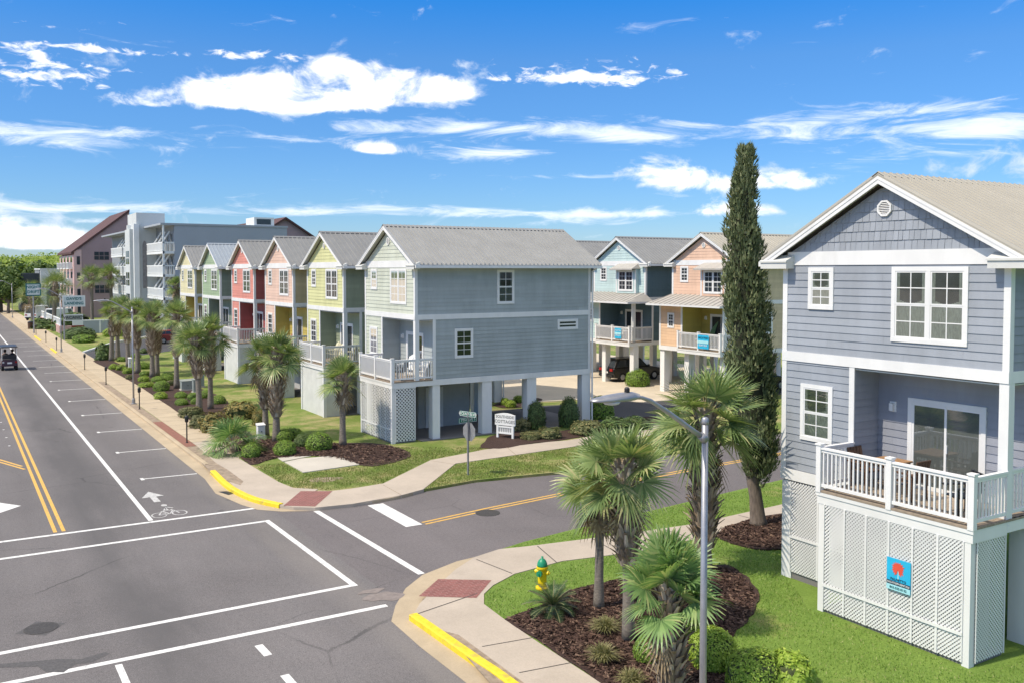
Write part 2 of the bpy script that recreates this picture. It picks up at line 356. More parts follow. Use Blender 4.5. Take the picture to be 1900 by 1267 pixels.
M['wood'] = mat('teak', (.34, .19, .085), .6, .3, 12, .1, 40, stretch=(1, 6, 1))
M['woodd'] = mat('dark_wood', (.11, .06, .035), .6, .3, 12)
M['deck'] = mat('deck_boards', (.3, .24, .18), .8, .25, 9)
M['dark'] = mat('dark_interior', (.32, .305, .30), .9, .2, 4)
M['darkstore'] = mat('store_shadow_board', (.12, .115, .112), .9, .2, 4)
M['grey'] = mat('grey_panel', (.45, .45, .43), .7, .08, 2)
M['stucco'] = mat('stucco_panel', (.62, .62, .58), .85, .09, 1.6, .3, 50)
M['glass'] = glassmat('window_glass', .05); M['dglass'] = darkglass('dark_glass'); M['room'] = mat('dim_room', (.045, .047, .05), .9, .3, 3)
M['sglass'] = glassmat('sliding_glass', .1)
M['curtain'] = mat('curtain', (.2, .21, .19), .9, .35, 9, stretch=(6, 6, 1))
M['blind'] = mat('insect_screen', (.14, .14, .135), .9, .2, 60)
M['tanroof'] = mat('tan_metal_roof', (.41, .38, .31), .45, .05, 1.2, metal=.15)
M['greyroof'] = mat('grey_metal_roof', (.25, .25, .24), .5, .08, 1.2, metal=.15)
M['lightroof'] = mat('light_grey_metal_roof', (.33, .33, .315), .48, .08, 1.2, metal=.15)
M['paleroof'] = mat('pale_metal_roof', (.36, .40, .43), .38, .06, 1.2, metal=.3)
M['porchroof'] = mat('porch_metal_roof', (.42, .395, .35), .5, .08, 2)
# ================================================================== SETTING: ground, roads, walks
def setting(name, poly, z0, z1, m):
    mb = MB(); mb.prism(poly, z0, z1); return tag(mb.build(name, m, fix=True), kind='structure')
def sheet(name, polys, z, m):
    mb = MB()
    for p in polys: mb.sheet(p, z)
    return tag(mb.build(name, m), kind='structure')
def strip(p, q, w):
    p, q = V(p), V(q); d = (q - p).normalized(); n = V((-d.y, d.x)) * (w / 2)
    return [tuple(p - n), tuple(q - n), tuple(q + n), tuple(p + n)]
sheet('terrain', [[(-2500, -600), (2500, -600), (2500, 3000), (-2500, 3000)]], -.3, M['land'])
sheet('main_road', [[(-7, -40), (9.35, -40), (9.35, 900), (-7, 900)]], 0, M['asphalt'])
sheet('side_street', [[(9.35, -40), (160, -40), (160, 60), (9.35, 60)]], 0, M['asphalt2'])
setting('west_verge', [(-7, -40), (-7, 900), (-300, 900), (-300, -40)], -.4, .1, M['walk'])
# kerb lines
NEk = [(9.08, 900), (9.08, 60), (9.09, 42)] + GP((392, 868), (426, 895), (470, 917), (517, 930), (550, 933), (585, 932), (654, 926), (700, 920), (744, 914), (785, 907), (880, 890), (1039, 874.5), (1215, 845), (1290, 832)) + [(40, 32.3), (160, 37)]
SEk = [(160, 29.0), (60, 26.4)] + GP((1455, 888), (1260, 934), (1084, 976), (973, 1004), (926, 1019), (880, 1034)) + GP((845, 1056), (805, 1092), (780, 1119), (770, 1143), (797, 1160), (842, 1190), (882, 1218), (948, 1262)) + [(9.2, 11.8), (9.12, 9), (9.12, -40)]
setting('lawn', NEk + [(160, 900)], -.3, .1, M['lawn'])
setting('lawn', SEk + [(160, -40)], -.3, .1, M['lawn2'])
# gutter pans
NEg = [(9.2, 900), (8.45, 900), (8.45, 40)] + GP((380, 888), (400, 915), (448, 936), (478, 945), (522, 948.5), (585, 947), (654, 940), (744, 924), (752, 917), z=0)
sheet('gutter', [NEg + [q for q in NEk[::-1] if q[0] < gp(746, 917)[0] + .2]], .006, M['gutter'])
sheet('gutter', [GP((1000, 1000), (926, 1022), (847, 1041), (784, 1066), (752.6, 1091), (733.7, 1123), (726, 1152), (780, 1200), (866, 1267), z=0) + [(8.55, 11), (8.55, -40), (9.4, -40), (9.4, 12)] + GP((960, 1267), (800, 1145), (950, 1030), z=0)], .006, M['gutter'])
# kerb stones
def kerb(pts, w, z1, m, name='kerb'):
    mb = MB(); P = [V((*p, 0)) for p in pts]
    def off(i, s):
        d = (P[min(i + 1, len(P) - 1)] - P[max(i - 1, 0)]).normalized(); return P[i] + V((-d.y, d.x, 0)) * s
    for i in range(len(P) - 1):
        a, b = off(i, 0), off(i + 1, 0); c, d = off(i + 1, w), off(i, w); up = V((0, 0, z1)); up2 = V((0, 0, z1 - .02))
        a1, b1 = off(i, .03), off(i + 1, .03)
        mb.quad(a, b, b + up2, a + up2); mb.quad(a + up2, b + up2, b1 + up, a1 + up); mb.quad(a1 + up, b1 + up, c + up, d + up); mb.quad(d + up, c + up, c, d)
        if i == 0: mb.quad(a, a + up2, d + up, d)
        if i == len(P) - 2: mb.quad(b, c, c + up, b + up2)
    return tag(mb.build(name, m, fix=True), kind='structure')
def dense(pts, n=6):
    out = []
    for i in range(len(pts) - 1):
        p0, p1, p2, p3 = (V(pts[max(0, min(len(pts) - 1, k))]) for k in (i - 1, i, i + 1, i + 2))
        for j in range(n):
            t = j / n; out.append(tuple(.5 * ((2 * p1) + (p2 - p0) * t + (2 * p0 - 5 * p1 + 4 * p2 - p3) * t * t + (3 * p1 - p0 - 3 * p2 + p3) * t ** 3)))
    return out + [tuple(pts[-1])]
kerb([(8.98, 900), (8.98, 300), (8.98, 120), (8.98, 60), (8.98, 43.6), (8.98, 38.9)], .17, .125, M['gutter'])
kerb(dense(GP((390, 876), (421, 905), (465, 927), (517, 939.5), z=.06)), .2, .15, M['yellowk'], 'yellow_kerb')
kerb(dense(GP((585, 943), (654, 936), (700, 929), (744, 921), (780, 911), z=.06)), .16, .118, M['gutter'])
kerb(dense([gp(759, 1146, .06), gp(785, 1164, .06), gp(870, 1224, .06), gp(936, 1270, .06)] + [(9.05, 11.8), (9.0, 9)]), .2, .15, M['yellowk'], 'yellow_kerb')
kerb([(9.0, 9), (9.0, -40)], .17, .125, M['gutter'])
for ya, yb in ((100, 106), (118, 127)):
    kerb([(8.965, yb), (8.965, ya)], .16, .132, M['yellowk'], 'yellow_kerb')
# planting strip of bare dirt and brick by the kerb
sheet('kerb_dirt', [[(9.14, 51.3), (9.14, 72), (9.62, 72), (9.62, 51.3)], [(9.14, 43.3), (9.66, 43.3)] + GP((400, 857), (426, 873), (454, 893), (470, 921), (440, 913), (410, 893), (388, 874), (384, 868))], .107, M['dirt'])
sheet('kerb_strip', [[(9.14, 72), (9.14, 900), (9.64, 900), (9.64, 72)]], .114, M['gutter'])
sheet('kerb_dirt', [[(9.2, -40), (9.2, 7.5), (9.52, 7.5), (9.52, -40)], GP((782, 1152), (815, 1163), (851, 1178), (930, 1235), (1010, 1295), (930, 1290), (860, 1212))], .107, M['dirt'])
sheet('brick_strip', [[(9.17, 43.3), (9.17, 51.3), (9.64, 51.3), (9.64, 43.3)]], .113, M['brickflat'])
# pavements
setting('sidewalk', [(9.64, 900), (9.64, 72), (9.66, 44.2), (11.49, 43.9), (11.42, 60), (11.3, 90), (11.3, 900)], 0, .118, M['walk'])
setting('sidewalk', [(11.49, 43.9), (9.66, 44.2), (9.66, 43.3)] + GP((400, 858), (424, 872), (452, 893), (446, 900), (425, 893.5), (440, 908), (465, 921), (516, 934), (543, 938), (590, 907.5), (544, 905), (517, 894), (443, 850)) + [(11.48, 42)], 0, .1165, M['walk2'])
setting('sidewalk', GP((516, 936.5), (545, 941), (585, 942), (654, 935), (744, 919), (785, 908), (845, 860), (900, 852), (1040, 832), (1215, 806), (1290, 800), (1290, 782), (1193, 792), (1053, 817), (1020, 819.5), (900, 834), (799, 853.6), (711, 897), (650, 907), (613, 911), (590, 910.5)), 0, .121, M['walk2'])
setting('sidewalk', GP((926, 1019), (979, 1013.6), (1090, 999.7), (1178, 988), (1289, 972), (1454, 935)) + [(40, 24.2), (40, 22.6)] + GP((1454, 958), (1326, 990.5), (1289, 1000), (1196, 1020.6), (1131.7, 1030), (1043, 1041), (955, 1064.6), (915, 1086), (898, 1102), (898, 1121), (936, 1149.5), (1000, 1193), (1100, 1258), (1150, 1292)) + [(11.4, 9), (11.4, -40), (9.5, -40), (9.5, 9)] + GP((1010, 1295), (851, 1178), (800, 1165), (766, 1142), (779, 1120), (806, 1092), (846, 1056), (880, 1034)), 0, .119, M['walk2'])
# joints between slabs: real grooves filled with dark dirt
jl = []
for y in [13.5 + i * 1.5 for i in range(-6, 3)]: jl.append(strip((9.62, y + .25), (11.35, y), .025))
for y in [40.5 + i * 1.52 for i in range(70)]: jl.append(strip((9.66, y), (11.38, y), .024))
sheet('pavement_joint', jl + [strip(gp(760, 1143, .12), gp(886, 1100, .12), .03), strip(gp(884, 1037, .12), gp(950, 1063, .12), .03), strip(gp(997, 1012, .12), gp(1033, 1043, .12), .03), strip(gp(1100, 999, .12), gp(1150, 1027, .12), .03), strip(gp(1230, 981, .12), gp(1290, 1000, .12), .03), strip(gp(1370, 955, .12), gp(1420, 968, .12), .03)], .1245, M['iron'])
sheet('pavement_joint', [strip(gp(x, a, .12), gp(x2, b, .12), .025) for x, a, x2, b in ((711, 899, 745, 918), (799, 854, 845, 861), (940, 829, 958, 844), (1100, 808, 1120, 820))], .1265, M['dirt'])
# red brick ramps
sheet('brick_ramp', [GP((526, 938.5), (558, 911.5), (617, 911.5), (585, 940))], .1255, M['brick'])
sheet('brick_ramp', [GP((777, 1107), (813, 1075), (912, 1077), (884, 1110))], .1235, M['brick'])
# concrete pads and mulch beds
setting('concrete_pad', GP((513, 848), (570, 842), (582, 845), (525, 856)), .05, .125, M['pad'])
setting('concrete_pad', GP((528, 857.5), (560, 851), (612.6, 846.5), (634.5, 849.5), (667, 862), (563, 877)), .05, .135, M['pad'])
def bed(poly, z1=.128, name='mulch_bed', jit=.0):
    random.seed(len(poly)); pts = dense(list(poly) + [poly[0]], 5)[:-1]
    pts = [(x + random.uniform(-.05, .05), y + random.uniform(-.05, .05)) for x, y in pts]
    mb = MB(); mb.prism(pts, 0, z1); return tag(mb.build(name, M['mulch'], fix=True), kind='structure')
bed(GP((172, 670), (200, 667), (250, 688), (330, 708), (400, 732), (425, 748), (418, 768), (445, 790), (484, 815), (514, 812), (580, 820), (626, 822), (689, 822), (725, 827), (757, 838), (760, 848), (708, 863), (667, 862.5), (621, 850), (582, 846), (511, 850), (470, 862), (448, 850), (405, 814), (330, 765), (250, 712)))
bed(GP((889, 831), (901, 818), (915, 808), (959, 800), (1010, 803), (1100, 790), (1200, 773), (1230, 781), (1150, 799), (1050, 815), (978, 824), (934, 832)), .126)
bed(GP((937, 1149), (997, 1126), (1057, 1096), (1100, 1086), (1180, 1068), (1260, 1054), (1326, 1049), (1368, 1056), (1407, 1104), (1391, 1146), (1356, 1185), (1368, 1217), (1345, 1240), (1350, 1290), (1180, 1310), (1113, 1267)), .13)
bed(GP((1328, 995), (1345, 980), (1405, 962), (1470, 955), (1490, 985), (1470, 1012), (1430, 1021), (1365, 1011)), .15)
bed(GP((915, 752), (935, 744), (975, 738), (1005, 740), (990, 752), (940, 757)), .127)
# court between the cottages
setting('court', [(29.6, 38.6), (34, 37.9), (33.8, 40.2), (37.5, 41.0), (41, 41.2), (54, 41.4), (54, 75), (36, 75), (36.4, 46), (33, 44.6), (30, 45.4)], 0, .108, M['asphalt3'])
setting('court', [(29.3, 47.2), (33.8, 46.3), (36.2, 43.6), (42, 43.0), (54, 43), (54, 78), (30.2, 78), (30.2, 50)], 0, .114, M['court'])
kerb([(30, 46.9), (33.6, 46.1), (36.3, 43.2), (41, 42.7)], .14, .16, M['court'])
setting('court', [(20, 40.4), (29.6, 39.9), (30, 45.0), (22, 45.6)], 0, .112, M['asphalt3'])
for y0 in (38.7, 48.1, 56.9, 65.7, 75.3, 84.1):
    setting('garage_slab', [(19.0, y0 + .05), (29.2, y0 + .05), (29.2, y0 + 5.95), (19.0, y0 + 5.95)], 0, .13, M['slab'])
setting('driveway', [(30.5, 33.2), (33.5, 33.4), (34.2, 38.0), (30.6, 38.3)], 0, .111, M['asphalt3'])
# motel driveway and forecourt
setting('driveway', GP((150, 668), (255, 620), (400, 640), (172, 671)) [:0] + [(11.2, 91.2), (11.2, 97.5), (16, 110), (22, 118), (40, 118), (40, 100), (21, 98), (14, 91.0)], 0, .112, M['asphalt3'])
kerb([(11.3, 98), (16, 110.3), (21, 117.6)], .2, .28, M['white'])
# ------------------------------------------------------------------ painted markings
def mark(name, polys, m, z=.004): return sheet(name, polys, z, m)
mark('edge_line', [strip((5.52, 31.45), (5.52, 600), .15)], M['pw'])
mark('stall_line', [strip((6.42, y), (8.42, y - .12), .11) for y in (37.95, 44.1, 50.2, 56.55, 63.1, 69.5, 75.3, 81.5, 86.8, 93, 99, 105, 111, 117, 123)] + [strip((6.36, y - .2), (6.36, y + .2), .13) for y in (37.95, 44.1, 50.2, 56.55, 63.1, 69.5, 75.3)], M['pw'])
mark('crosswalk_line', [strip((-7, 31.5), (8.95, 31.2), .17), strip((-7, 29.55), (8.67, 29.4), .17), strip((-7, 22.12), (8.77, 22.15), .17), strip((-7, 20.5), (9.0, 20.36), .18), strip((8.76, 29.49), (8.86, 22.06), .17), strip((10.55, 29.75), (10.75, 22.0), .2)], M['pw'])
mark('stop_line', [strip((12.62, 29.5), (12.62, 26.35), .58)], M['pw'])
mark('yellow_line', [strip((2.71, 31.6), (2.71, 150), .11), strip((2.95, 31.6), (2.95, 150), .11), strip((2.55, 42.4), (1.0, 46.6), .11), strip((2.5, 43.1), (1.0, 47.3), .11)], M['py'])
cy = [(13.0, 26.44), (15.65, 26.86), (20.07, 27.38), (25.22, 27.78), (31.3, 28.15), (45, 29.2), (70, 31)]
mark('yellow_line', [strip((a[0], a[1] + o), (b[0], b[1] + o), .1) for a, b in zip(cy, cy[1:]) for o in (-.12, .12)], M['py'])
mark('lane_dash', [strip((5.63, 19.65), (5.65, 19.0), .18), strip((5.65, 17.9), (5.66, 17.2), .18), strip((2.86, 20.2), (2.86, 12), .14)], M['pw'])
# left-turn arrow head in the turn lane
mark('turn_arrow', [[(2.02, 35.85), (1.38, 36.75), (1.36, 36.15), (.3, 36.15), (.3, 35.6), (1.36, 35.6), (1.34, 35.15)]], M['pw'])
# bicycle symbol with its arrow
def bike():
    P = []
    def ring(cx, cy, rx, ry, w=.045, n=28):
        for i in range(n):
            a, b = 2 * math.pi * i / n, 2 * math.pi * (i + 1) / n
            P.append([(cx + rx * math.cos(a), cy + ry * math.sin(a)), (cx + (rx - w) * math.cos(a), cy + (ry - w) * math.sin(a)), (cx + (rx - w) * math.cos(b), cy + (ry - w) * math.sin(b)), (cx + rx * math.cos(b), cy + ry * math.sin(b))])
    x, y = 6.18, 32.0
    ring(x - .3, y, .25, .34); ring(x + .36, y, .25, .34)
    for a, b in (((-.3, 0), (-.12, .5)), ((-.12, .5), (.24, .5)), ((.24, .5), (.05, 0)), ((.05, 0), (-.12, .5)), ((.36, 0), (.2, .62)), ((-.3, 0), (.05, 0)), ((-.05, .55), (.12, 1.0)), ((.12, 1.0), (.3, .75)), ((.05, .9), (.1, .45))):
        P.append(strip((x + a[0], y + a[1]), (x + b[0], y + b[1]), .055))
    P.append([(x + .1 + .1 * math.cos(t * .5236), y + 1.28 + .16 * math.sin(t * .5236)) for t in range(12)])
    return P
mark('bicycle_symbol', bike(), M['pwf'])
mark('bicycle_arrow', [[(6.07, 33.9), (6.07, 34.75), (5.8, 34.75), (6.18, 35.65), (6.56, 34.75), (6.29, 34.75), (6.29, 33.9)]], M['pwf'])
random.seed(5)
mark('lane_marker', [[(2.3 + .06 * math.cos(t), y + .09 * math.sin(t)) for t in (0, 1.05, 2.1, 3.14, 4.2, 5.2)] for y in (48.5, 51, 53.6, 56.3, 59, 61.6)], M['pw'], .008)
# tar patch and wheel dirt
def blotch(cx, cy, rx, ry, n=40, seed=1, jag=.35):
    random.seed(seed); ph = [random.uniform(0, 6.28) for _ in range(6)]
    return [(cx + rx * math.cos(t) * (1 + jag * sum(math.sin(k * t + ph[k]) / k for k in range(2, 6)) * .5), cy + ry * math.sin(t) * (1 + jag * sum(math.cos(k * t + ph[k]) / k for k in range(2, 6)) * .5)) for t in (2 * math.pi * i / n for i in range(n))]
M['tar'] = mat('tar_patch', (.095, .09, .087), .8, .3, 18)
sheet('tar_patch', [GP((-30, 1233), (40, 1228), (110, 1222), (150, 1222), (195, 1209), (204, 1212), (170, 1228), (140, 1232), (118, 1247), (85, 1246), (70, 1236), (0, 1238), z=0)], .0045, M['tar'])
M['dust'] = mat('road_dust', (.23, .195, .175), .9, .2, 7)
sheet('road_dust', [blotch(*gp(712, 1106, 0), .45, .3, seed=3, jag=.8), blotch(*gp(690, 1096, 0), .3, .18, seed=8, jag=.9)], .0072, M['dust'])
# storm drain mouth in the far kerb, hand holes in the walks
sheet('drain_mouth', [GP((405, 912), (420, 911), (438, 914), (424, 918), z=0)], .013, M['black'])
sheet('bare_patch', [blotch(*gp(604, 889), .62, .4, seed=4, jag=.4)], .104, M['dirt'])
# manhole covers
def manhole(x, y, r, label):
    mb = MB(); mb.lathe((x, y, 0), [(r, .0), (r, .009), (r * .97, .011)], 32)
    o = tag(mb.build('manhole_cover', M['iron']), label, 'manhole cover')
    o.data.transform(Matrix.Translation((-x, -y, 0))); o.location = (x, y, 0)
    pb = MB()
    for k in range(4): pb.lathe((0, 0, 0), [(r * (.24 + .2 * k), .01), (r * (.24 + .2 * k), .017), (r * (.17 + .2 * k), .017), (r * (.17 + .2 * k), .01)], 32)
    pb.build('lid', M['iron'], o); return o
manhole(*gp(76, 1165, 0), .36, 'round cast iron manhole cover in the main road inside the crosswalk box')
sheet('tar_patch', [[(gp(76, 1165, 0)[0] + .52 * math.cos(t), gp(76, 1165, 0)[1] + .52 * math.sin(t)) for t in (.1, 1.67, 3.24, 4.81)]], .003, M['tar'])
manhole(*gp(905, 951, 0), .42, 'round cast iron manhole cover beside the yellow lines of the side street')

# chips and slivers of bark lying over the mulch
M['chip'] = leafmat('bark_chip', (.03, .016, .012), (.09, .05, .036), (.2, .13, .09), 0, .95)
def chips(poly, n, seed, z=.13):
    rng = random.Random(seed); mb = MB(); xs = [p[0] for p in poly]; ys = [p[1] for p in poly]; k = 0
    cx_, cy_ = sum(xs) / len(xs), sum(ys) / len(ys)
    while k < n:
        k += 1; x, y = rng.uniform(min(xs), max(xs)), rng.uniform(min(ys), max(ys)); q = (cx_ + (x - cx_) * .97, cy_ + (y - cy_) * .97)
        c = False; j = len(poly) - 1
        for i in range(len(poly)):
            xi, yi = poly[i]; xj, yj = poly[j]
            if (yi > y) != (yj > y) and x < (xj - xi) * (y - yi) / (yj - yi) + xi: c = not c
            j = i
        if not c: continue
        x, y = q[0] + rng.gauss(0, .04), q[1] + rng.gauss(0, .04); a = rng.uniform(0, 6.28); l = rng.uniform(.025, .07); w = rng.uniform(.008, .02); t = rng.uniform(0, .03); h = z + rng.uniform(.004, .03); ca, sa = math.cos(a), math.sin(a)
        mb.add([(x - ca * l - sa * w, y - sa * l + ca * w, h - t), (x - ca * l + sa * w, y - sa * l - ca * w, h), (x + ca * l + sa * w, y + sa * l - ca * w, h + t), (x + ca * l - sa * w, y + sa * l + ca * w, h)], ((0, 1, 2, 3),))
    return tag(mb.build('bark_chips', M['chip']), kind='stuff')
chips(GP((937, 1149), (997, 1126), (1057, 1096), (1100, 1086), (1180, 1068), (1260, 1054), (1326, 1049), (1368, 1056), (1407, 1104), (1391, 1146), (1356, 1185), (1368, 1217), (1345, 1240), (1350, 1290), (1180, 1310), (1113, 1267)), 26000, 1)
chips(GP((1328, 995), (1345, 980), (1405, 962), (1470, 955), (1490, 985), (1470, 1012), (1430, 1021), (1365, 1011)), 7000, 2, .15)
chips(GP((443, 850), (470, 862), (512, 850), (582, 846), (621, 850), (667, 862), (708, 863), (760, 848), (757, 838), (725, 827), (626, 822), (514, 812), (484, 815)), 9000, 3)
# ================================================================== COTTAGES
LAP = .185
def laps(mb, fr, a0, a1, h0, h1, lift=.021, exp=LAP, tri=None, mi=0):
    "overlapping clapboards on a wall; tri(h) gives the left and right limits at a height"
    h = h0
    while h < h1 - .004:
        t = min(h + exp, h1)
        l0, r0 = tri(h) if tri else (a0, a1); l1, r1 = tri(t) if tri else (a0, a1)
        if r1 <= l1: l1 = r1 = (l0 + r0) / 2
        if r0 - l0 > .02:
            rng = random.Random(int(h * 1000 + a1 * 77 + len(mb.v))); cuts = [l0]; x = l0 + rng.uniform(.8, 3.6)
            while x < r0 - .4: cuts.append(x); x += 3.6
            cuts.append(r0)
            for i in range(len(cuts) - 1):
                c0, c1 = cuts[i] + (.002 if i else 0), cuts[i + 1] - (.002 if i < len(cuts) - 2 else 0); t0_ = max(c0, l1) if i == 0 else min(max(c0, l1), r1); t1_ = min(c1, r1) if i == len(cuts) - 2 else max(min(c1, r1), l1)
                if t1_ < t0_: t1_ = t0_
                w = lift + rng.uniform(-.002, .002)
                mb.add([fr.p(c0, h, .002), fr.p(c1, h, .002), fr.p(c1, h, w), fr.p(c0, h, w), fr.p(t1_, t, .003), fr.p(t0_, t, .003)], ((0, 1, 2, 3), (3, 2, 4, 5)), mi)
        h = t
def shingles(mb, fr, h0, h1, tri, exp=.23, mi=0, seed=3):
    rng = random.Random(seed); h = h0
    while h < h1 - .01:
        t = min(h + exp, h1); l0, r0 = tri(h); l1, r1 = tri(t); a = l0
        while a < r0 - .02:
            w = rng.uniform(.11, .2); b = min(a + w, r0); d = .02 + rng.uniform(0, .008); e = .004
            ta, tb = min(max(a, l1), r1), min(max(b, l1), r1)
            mb.quad(fr.p(a + e, h, d), fr.p(b - e, h, d), fr.p(max(tb - e, ta), t, .004), fr.p(ta + e if tb > ta else ta, t, .004), mi)
            mb.quad(fr.p(a + e, h, .0), fr.p(b - e, h, .0), fr.p(b - e, h, d), fr.p(a + e, h, d), mi)
            a = b
        h = t
def window(parent, fr, a0, a1, h0, h1, sashes=1, near=False, grid=True, trim=.1, curtain=True, lower=True):
    mb = MB()
    fr.box(mb, a0, a1, h1 - trim, h1, .0, .045); fr.box(mb, a0, a1, h0, h0 + trim, .0, .05); fr.box(mb, a0, a0 + trim, h0 + trim, h1 - trim, 0, .045); fr.box(mb, a1 - trim, a1, h0 + trim, h1 - trim, 0, .045)
    A0, A1, H0, H1 = a0 + trim, a1 - trim, h0 + trim, h1 - trim; w = (A1 - A0) / sashes
    if sashes > 1: fr.box(mb, A0 + w - .05, A0 + w + .05, H0, H1, 0, .044)
    pn = MB(); bk = MB(); ct = MB(); hm = (H0 + H1) / 2
    for k in range(sashes):
        x0, x1 = A0 + k * w, A0 + (k + 1) * w
        if sashes > 1:
            if k: x0 += .05
            else: x1 -= .05
        s = .035
        for b, t in ((H0, hm), (hm, H1)):
            d = .03 if b == H0 else .036
            fr.box(mb, x0, x0 + s, b, t, 0, d); fr.box(mb, x1 - s, x1, b, t, 0, d); fr.box(mb, x0 + s, x1 - s, b, b + s, 0, d); fr.box(mb, x0 + s, x1 - s, t - s, t, 0, d)
        if grid:
            m = .012; xm = (x0 + x1) / 2
            fr.box(mb, xm - m, xm + m, hm + s, H1 - s, .0, .032); q = (hm + H1) / 2; fr.box(mb, x0 + s, xm - m, q - m, q + m, 0, .031); fr.box(mb, xm + m, x1 - s, q - m, q + m, 0, .031)
            if lower: fr.box(mb, xm - m, xm + m, H0 + s, hm - s, .0, .0312); q = (hm + H0) / 2; fr.box(mb, x0 + s, xm - m, q - m, q + m, 0, .031); fr.box(mb, xm + m, x1 - s, q - m, q + m, 0, .031)
        pn.quad(fr.p(x0 + s, H0 + s, .0285), fr.p(x1 - s, H0 + s, .0285), fr.p(x1 - s, H1 - s, .0285), fr.p(x0 + s, H1 - s, .0285))
        bk.quad(fr.p(x0, H0, .004 + .018), fr.p(x1, H0, .022), fr.p(x1, H1, .022), fr.p(x0, H1, .022)) if not near else bk.quad(fr.p(x0, H0, .0238), fr.p(x1, H0, .0238), fr.p(x1, H1, .0238), fr.p(x0, H1, .0238))
        if near and curtain:
            n = 14
            for i in range(n):
                u0, u1 = x0 + (x1 - x0) * i / n, x0 + (x1 - x0) * (i + 1) / n; d0, d1 = .0245 + .002 * (i % 2), .0245 + .002 * ((i + 1) % 2)
                top = H1 - s if (i < 2 or i > n - 3) else hm + .28 * abs(i - n / 2 + .5) / n
                ct.quad(fr.p(u0, H0 + s, d0), fr.p(u1, H0 + s, d1), fr.p(u1, top, d1), fr.p(u0, top, d0))
    o = mb.build('window', M['white'], parent, fix=True)
    if near:
        bk.build('room', M['room'], o)
        if curtain: ct.build('curtain', M['curtain'], o)
        pn.build('pane', M['glass'], o)
    else:
        pn.build('pane', M['dglass'], o)
    return o
def sliding_door(parent, fr, a0, a1, h0, h1, near):
    mb = MB(); t = .11
    fr.box(mb, a0, a1, h1 - t, h1, 0, .05); fr.box(mb, a0, a0 + t, h0, h1 - t, 0, .05); fr.box(mb, a1 - t, a1, h0, h1 - t, 0, .05)
    m = (a0 + a1) / 2; s = .055
    for b, e, d in ((a0 + t, m + .03, .03), (m - .03, a1 - t, .042)):
        fr.box(mb, b, b + s, h0, h1 - t, 0, d); fr.box(mb, e - s, e, h0, h1 - t, 0, d - .001); fr.box(mb, b + s, e - s, h0, h0 + .1, 0, d); fr.box(mb, b + s, e - s, h1 - t - s, h1 - t, 0, d)
    o = mb.build('sliding_door', M['white'], parent, fix=True)
    p = MB(); p.quad(fr.p(a0 + t, h0, .027), fr.p(a1 - t, h0, .027), fr.p(a1 - t, h1 - t, .027), fr.p(a0 + t, h1 - t, .027))
    if near:
        k = MB(); k.quad(fr.p(a0 + t, h0, .0245), fr.p(a1 - t, h0, .0245), fr.p(a1 - t, h1 - t, .0245), fr.p(a0 + t, h1 - t, .0245)); k.build('blind', M['blind'], o); p.build('pane', M['sglass'], o)
    else: p.build('pane', M['dglass'], o)
    hb = MB(); fr.box(hb, m - .06, m - .03, h0 + .95, h0 + 1.15, .04, .07); hb.build('handle', M['white'], o)
    return o
def lattice(mb, fr, a0, a1, h0, h1, sp=.062, w=.036, mi=0):
    "two crossed layers of diagonal laths inside a rectangle"
    W, H = a1 - a0, h1 - h0
    for layer, sg in ((.012, 1), (.024, -1)):
        c = -H
        while c < W:
            # line a = c + t (sg=+1) or mirrored, h = t
            t0, t1 = max(0, -c), min(H, W - c)
            if t1 - t0 > .03:
                pa, pb = (c + t0, t0), (c + t1, t1)
                if sg < 0: pa, pb = (W - pa[0], pa[1]), (W - pb[0], pb[1])
                k = w * .7071
                mb.quad(fr.p(a0 + pa[0] - k / 2 * sg, h0 + pa[1] + k / 2, layer), fr.p(a0 + pa[0] + k / 2 * sg, h0 + pa[1] - k / 2, layer), fr.p(a0 + pb[0] + k / 2 * sg, h0 + pb[1] - k / 2, layer), fr.p(a0 + pb[0] - k / 2 * sg, h0 + pb[1] + k / 2, layer), mi)
            c += sp * 1.4142
def lattice_panel(parent, fr, a0, a1, h0, h1, n, name='lattice_panel', rail=.55, sp=.062, w=.036):
    mb = MB(); lattice(mb, fr, a0, a1, h0, h1, sp, w)
    for i in range(n + 1):
        a = a0 + (a1 - a0) * i / n; fr.box(mb, max(a0, a - .025), min(a1, a + .025), h0, h1, .03, .045)
    if rail: fr.box(mb, a0, a1, h0 + rail, h0 + rail + .07, .046, .056)
    return mb.build(name, M['white'], parent)
def railing(parent, pts, z, h=1.0, post=True, sp=.112, posts=None):
    "white picket railing along straight runs; posts become sub-parts"
    mb = MB(); pm = []
    for p, q in zip(pts, pts[1:]):
        p, q = V((*p, 0)), V((*q, 0)); d = q - p; L = d.length; d.normalize()
        mb.bar(p + V((0, 0, z + h)), q + V((0, 0, z + h)), .1, .045); mb.bar(p + V((0, 0, z + h - .06)), q + V((0, 0, z + h - .06)), .05, .06); mb.bar(p + V((0, 0, z + .12)), q + V((0, 0, z + .12)), .05, .07)
        n = max(2, int(L / sp))
        for i in range(1, n):
            c = p + d * (L * i / n); mb.box(c.x - .018, c.x + .018, c.y - .018, c.y + .018, z + .12, z + h - .05)
    o = mb.build('railing', M['whiter'], parent, fix=True)
    for c in (posts if posts is not None else pts):
        k = MB(); k.box(c[0] - .065, c[0] + .065, c[1] - .065, c[1] + .065, z - .05, z + h + .07); k.box(c[0] - .085, c[0] + .085, c[1] - .085, c[1] + .085, z + h + .07, z + h + .11); k.build('railing_post', M['whiter'], o, fix=True)
    return o
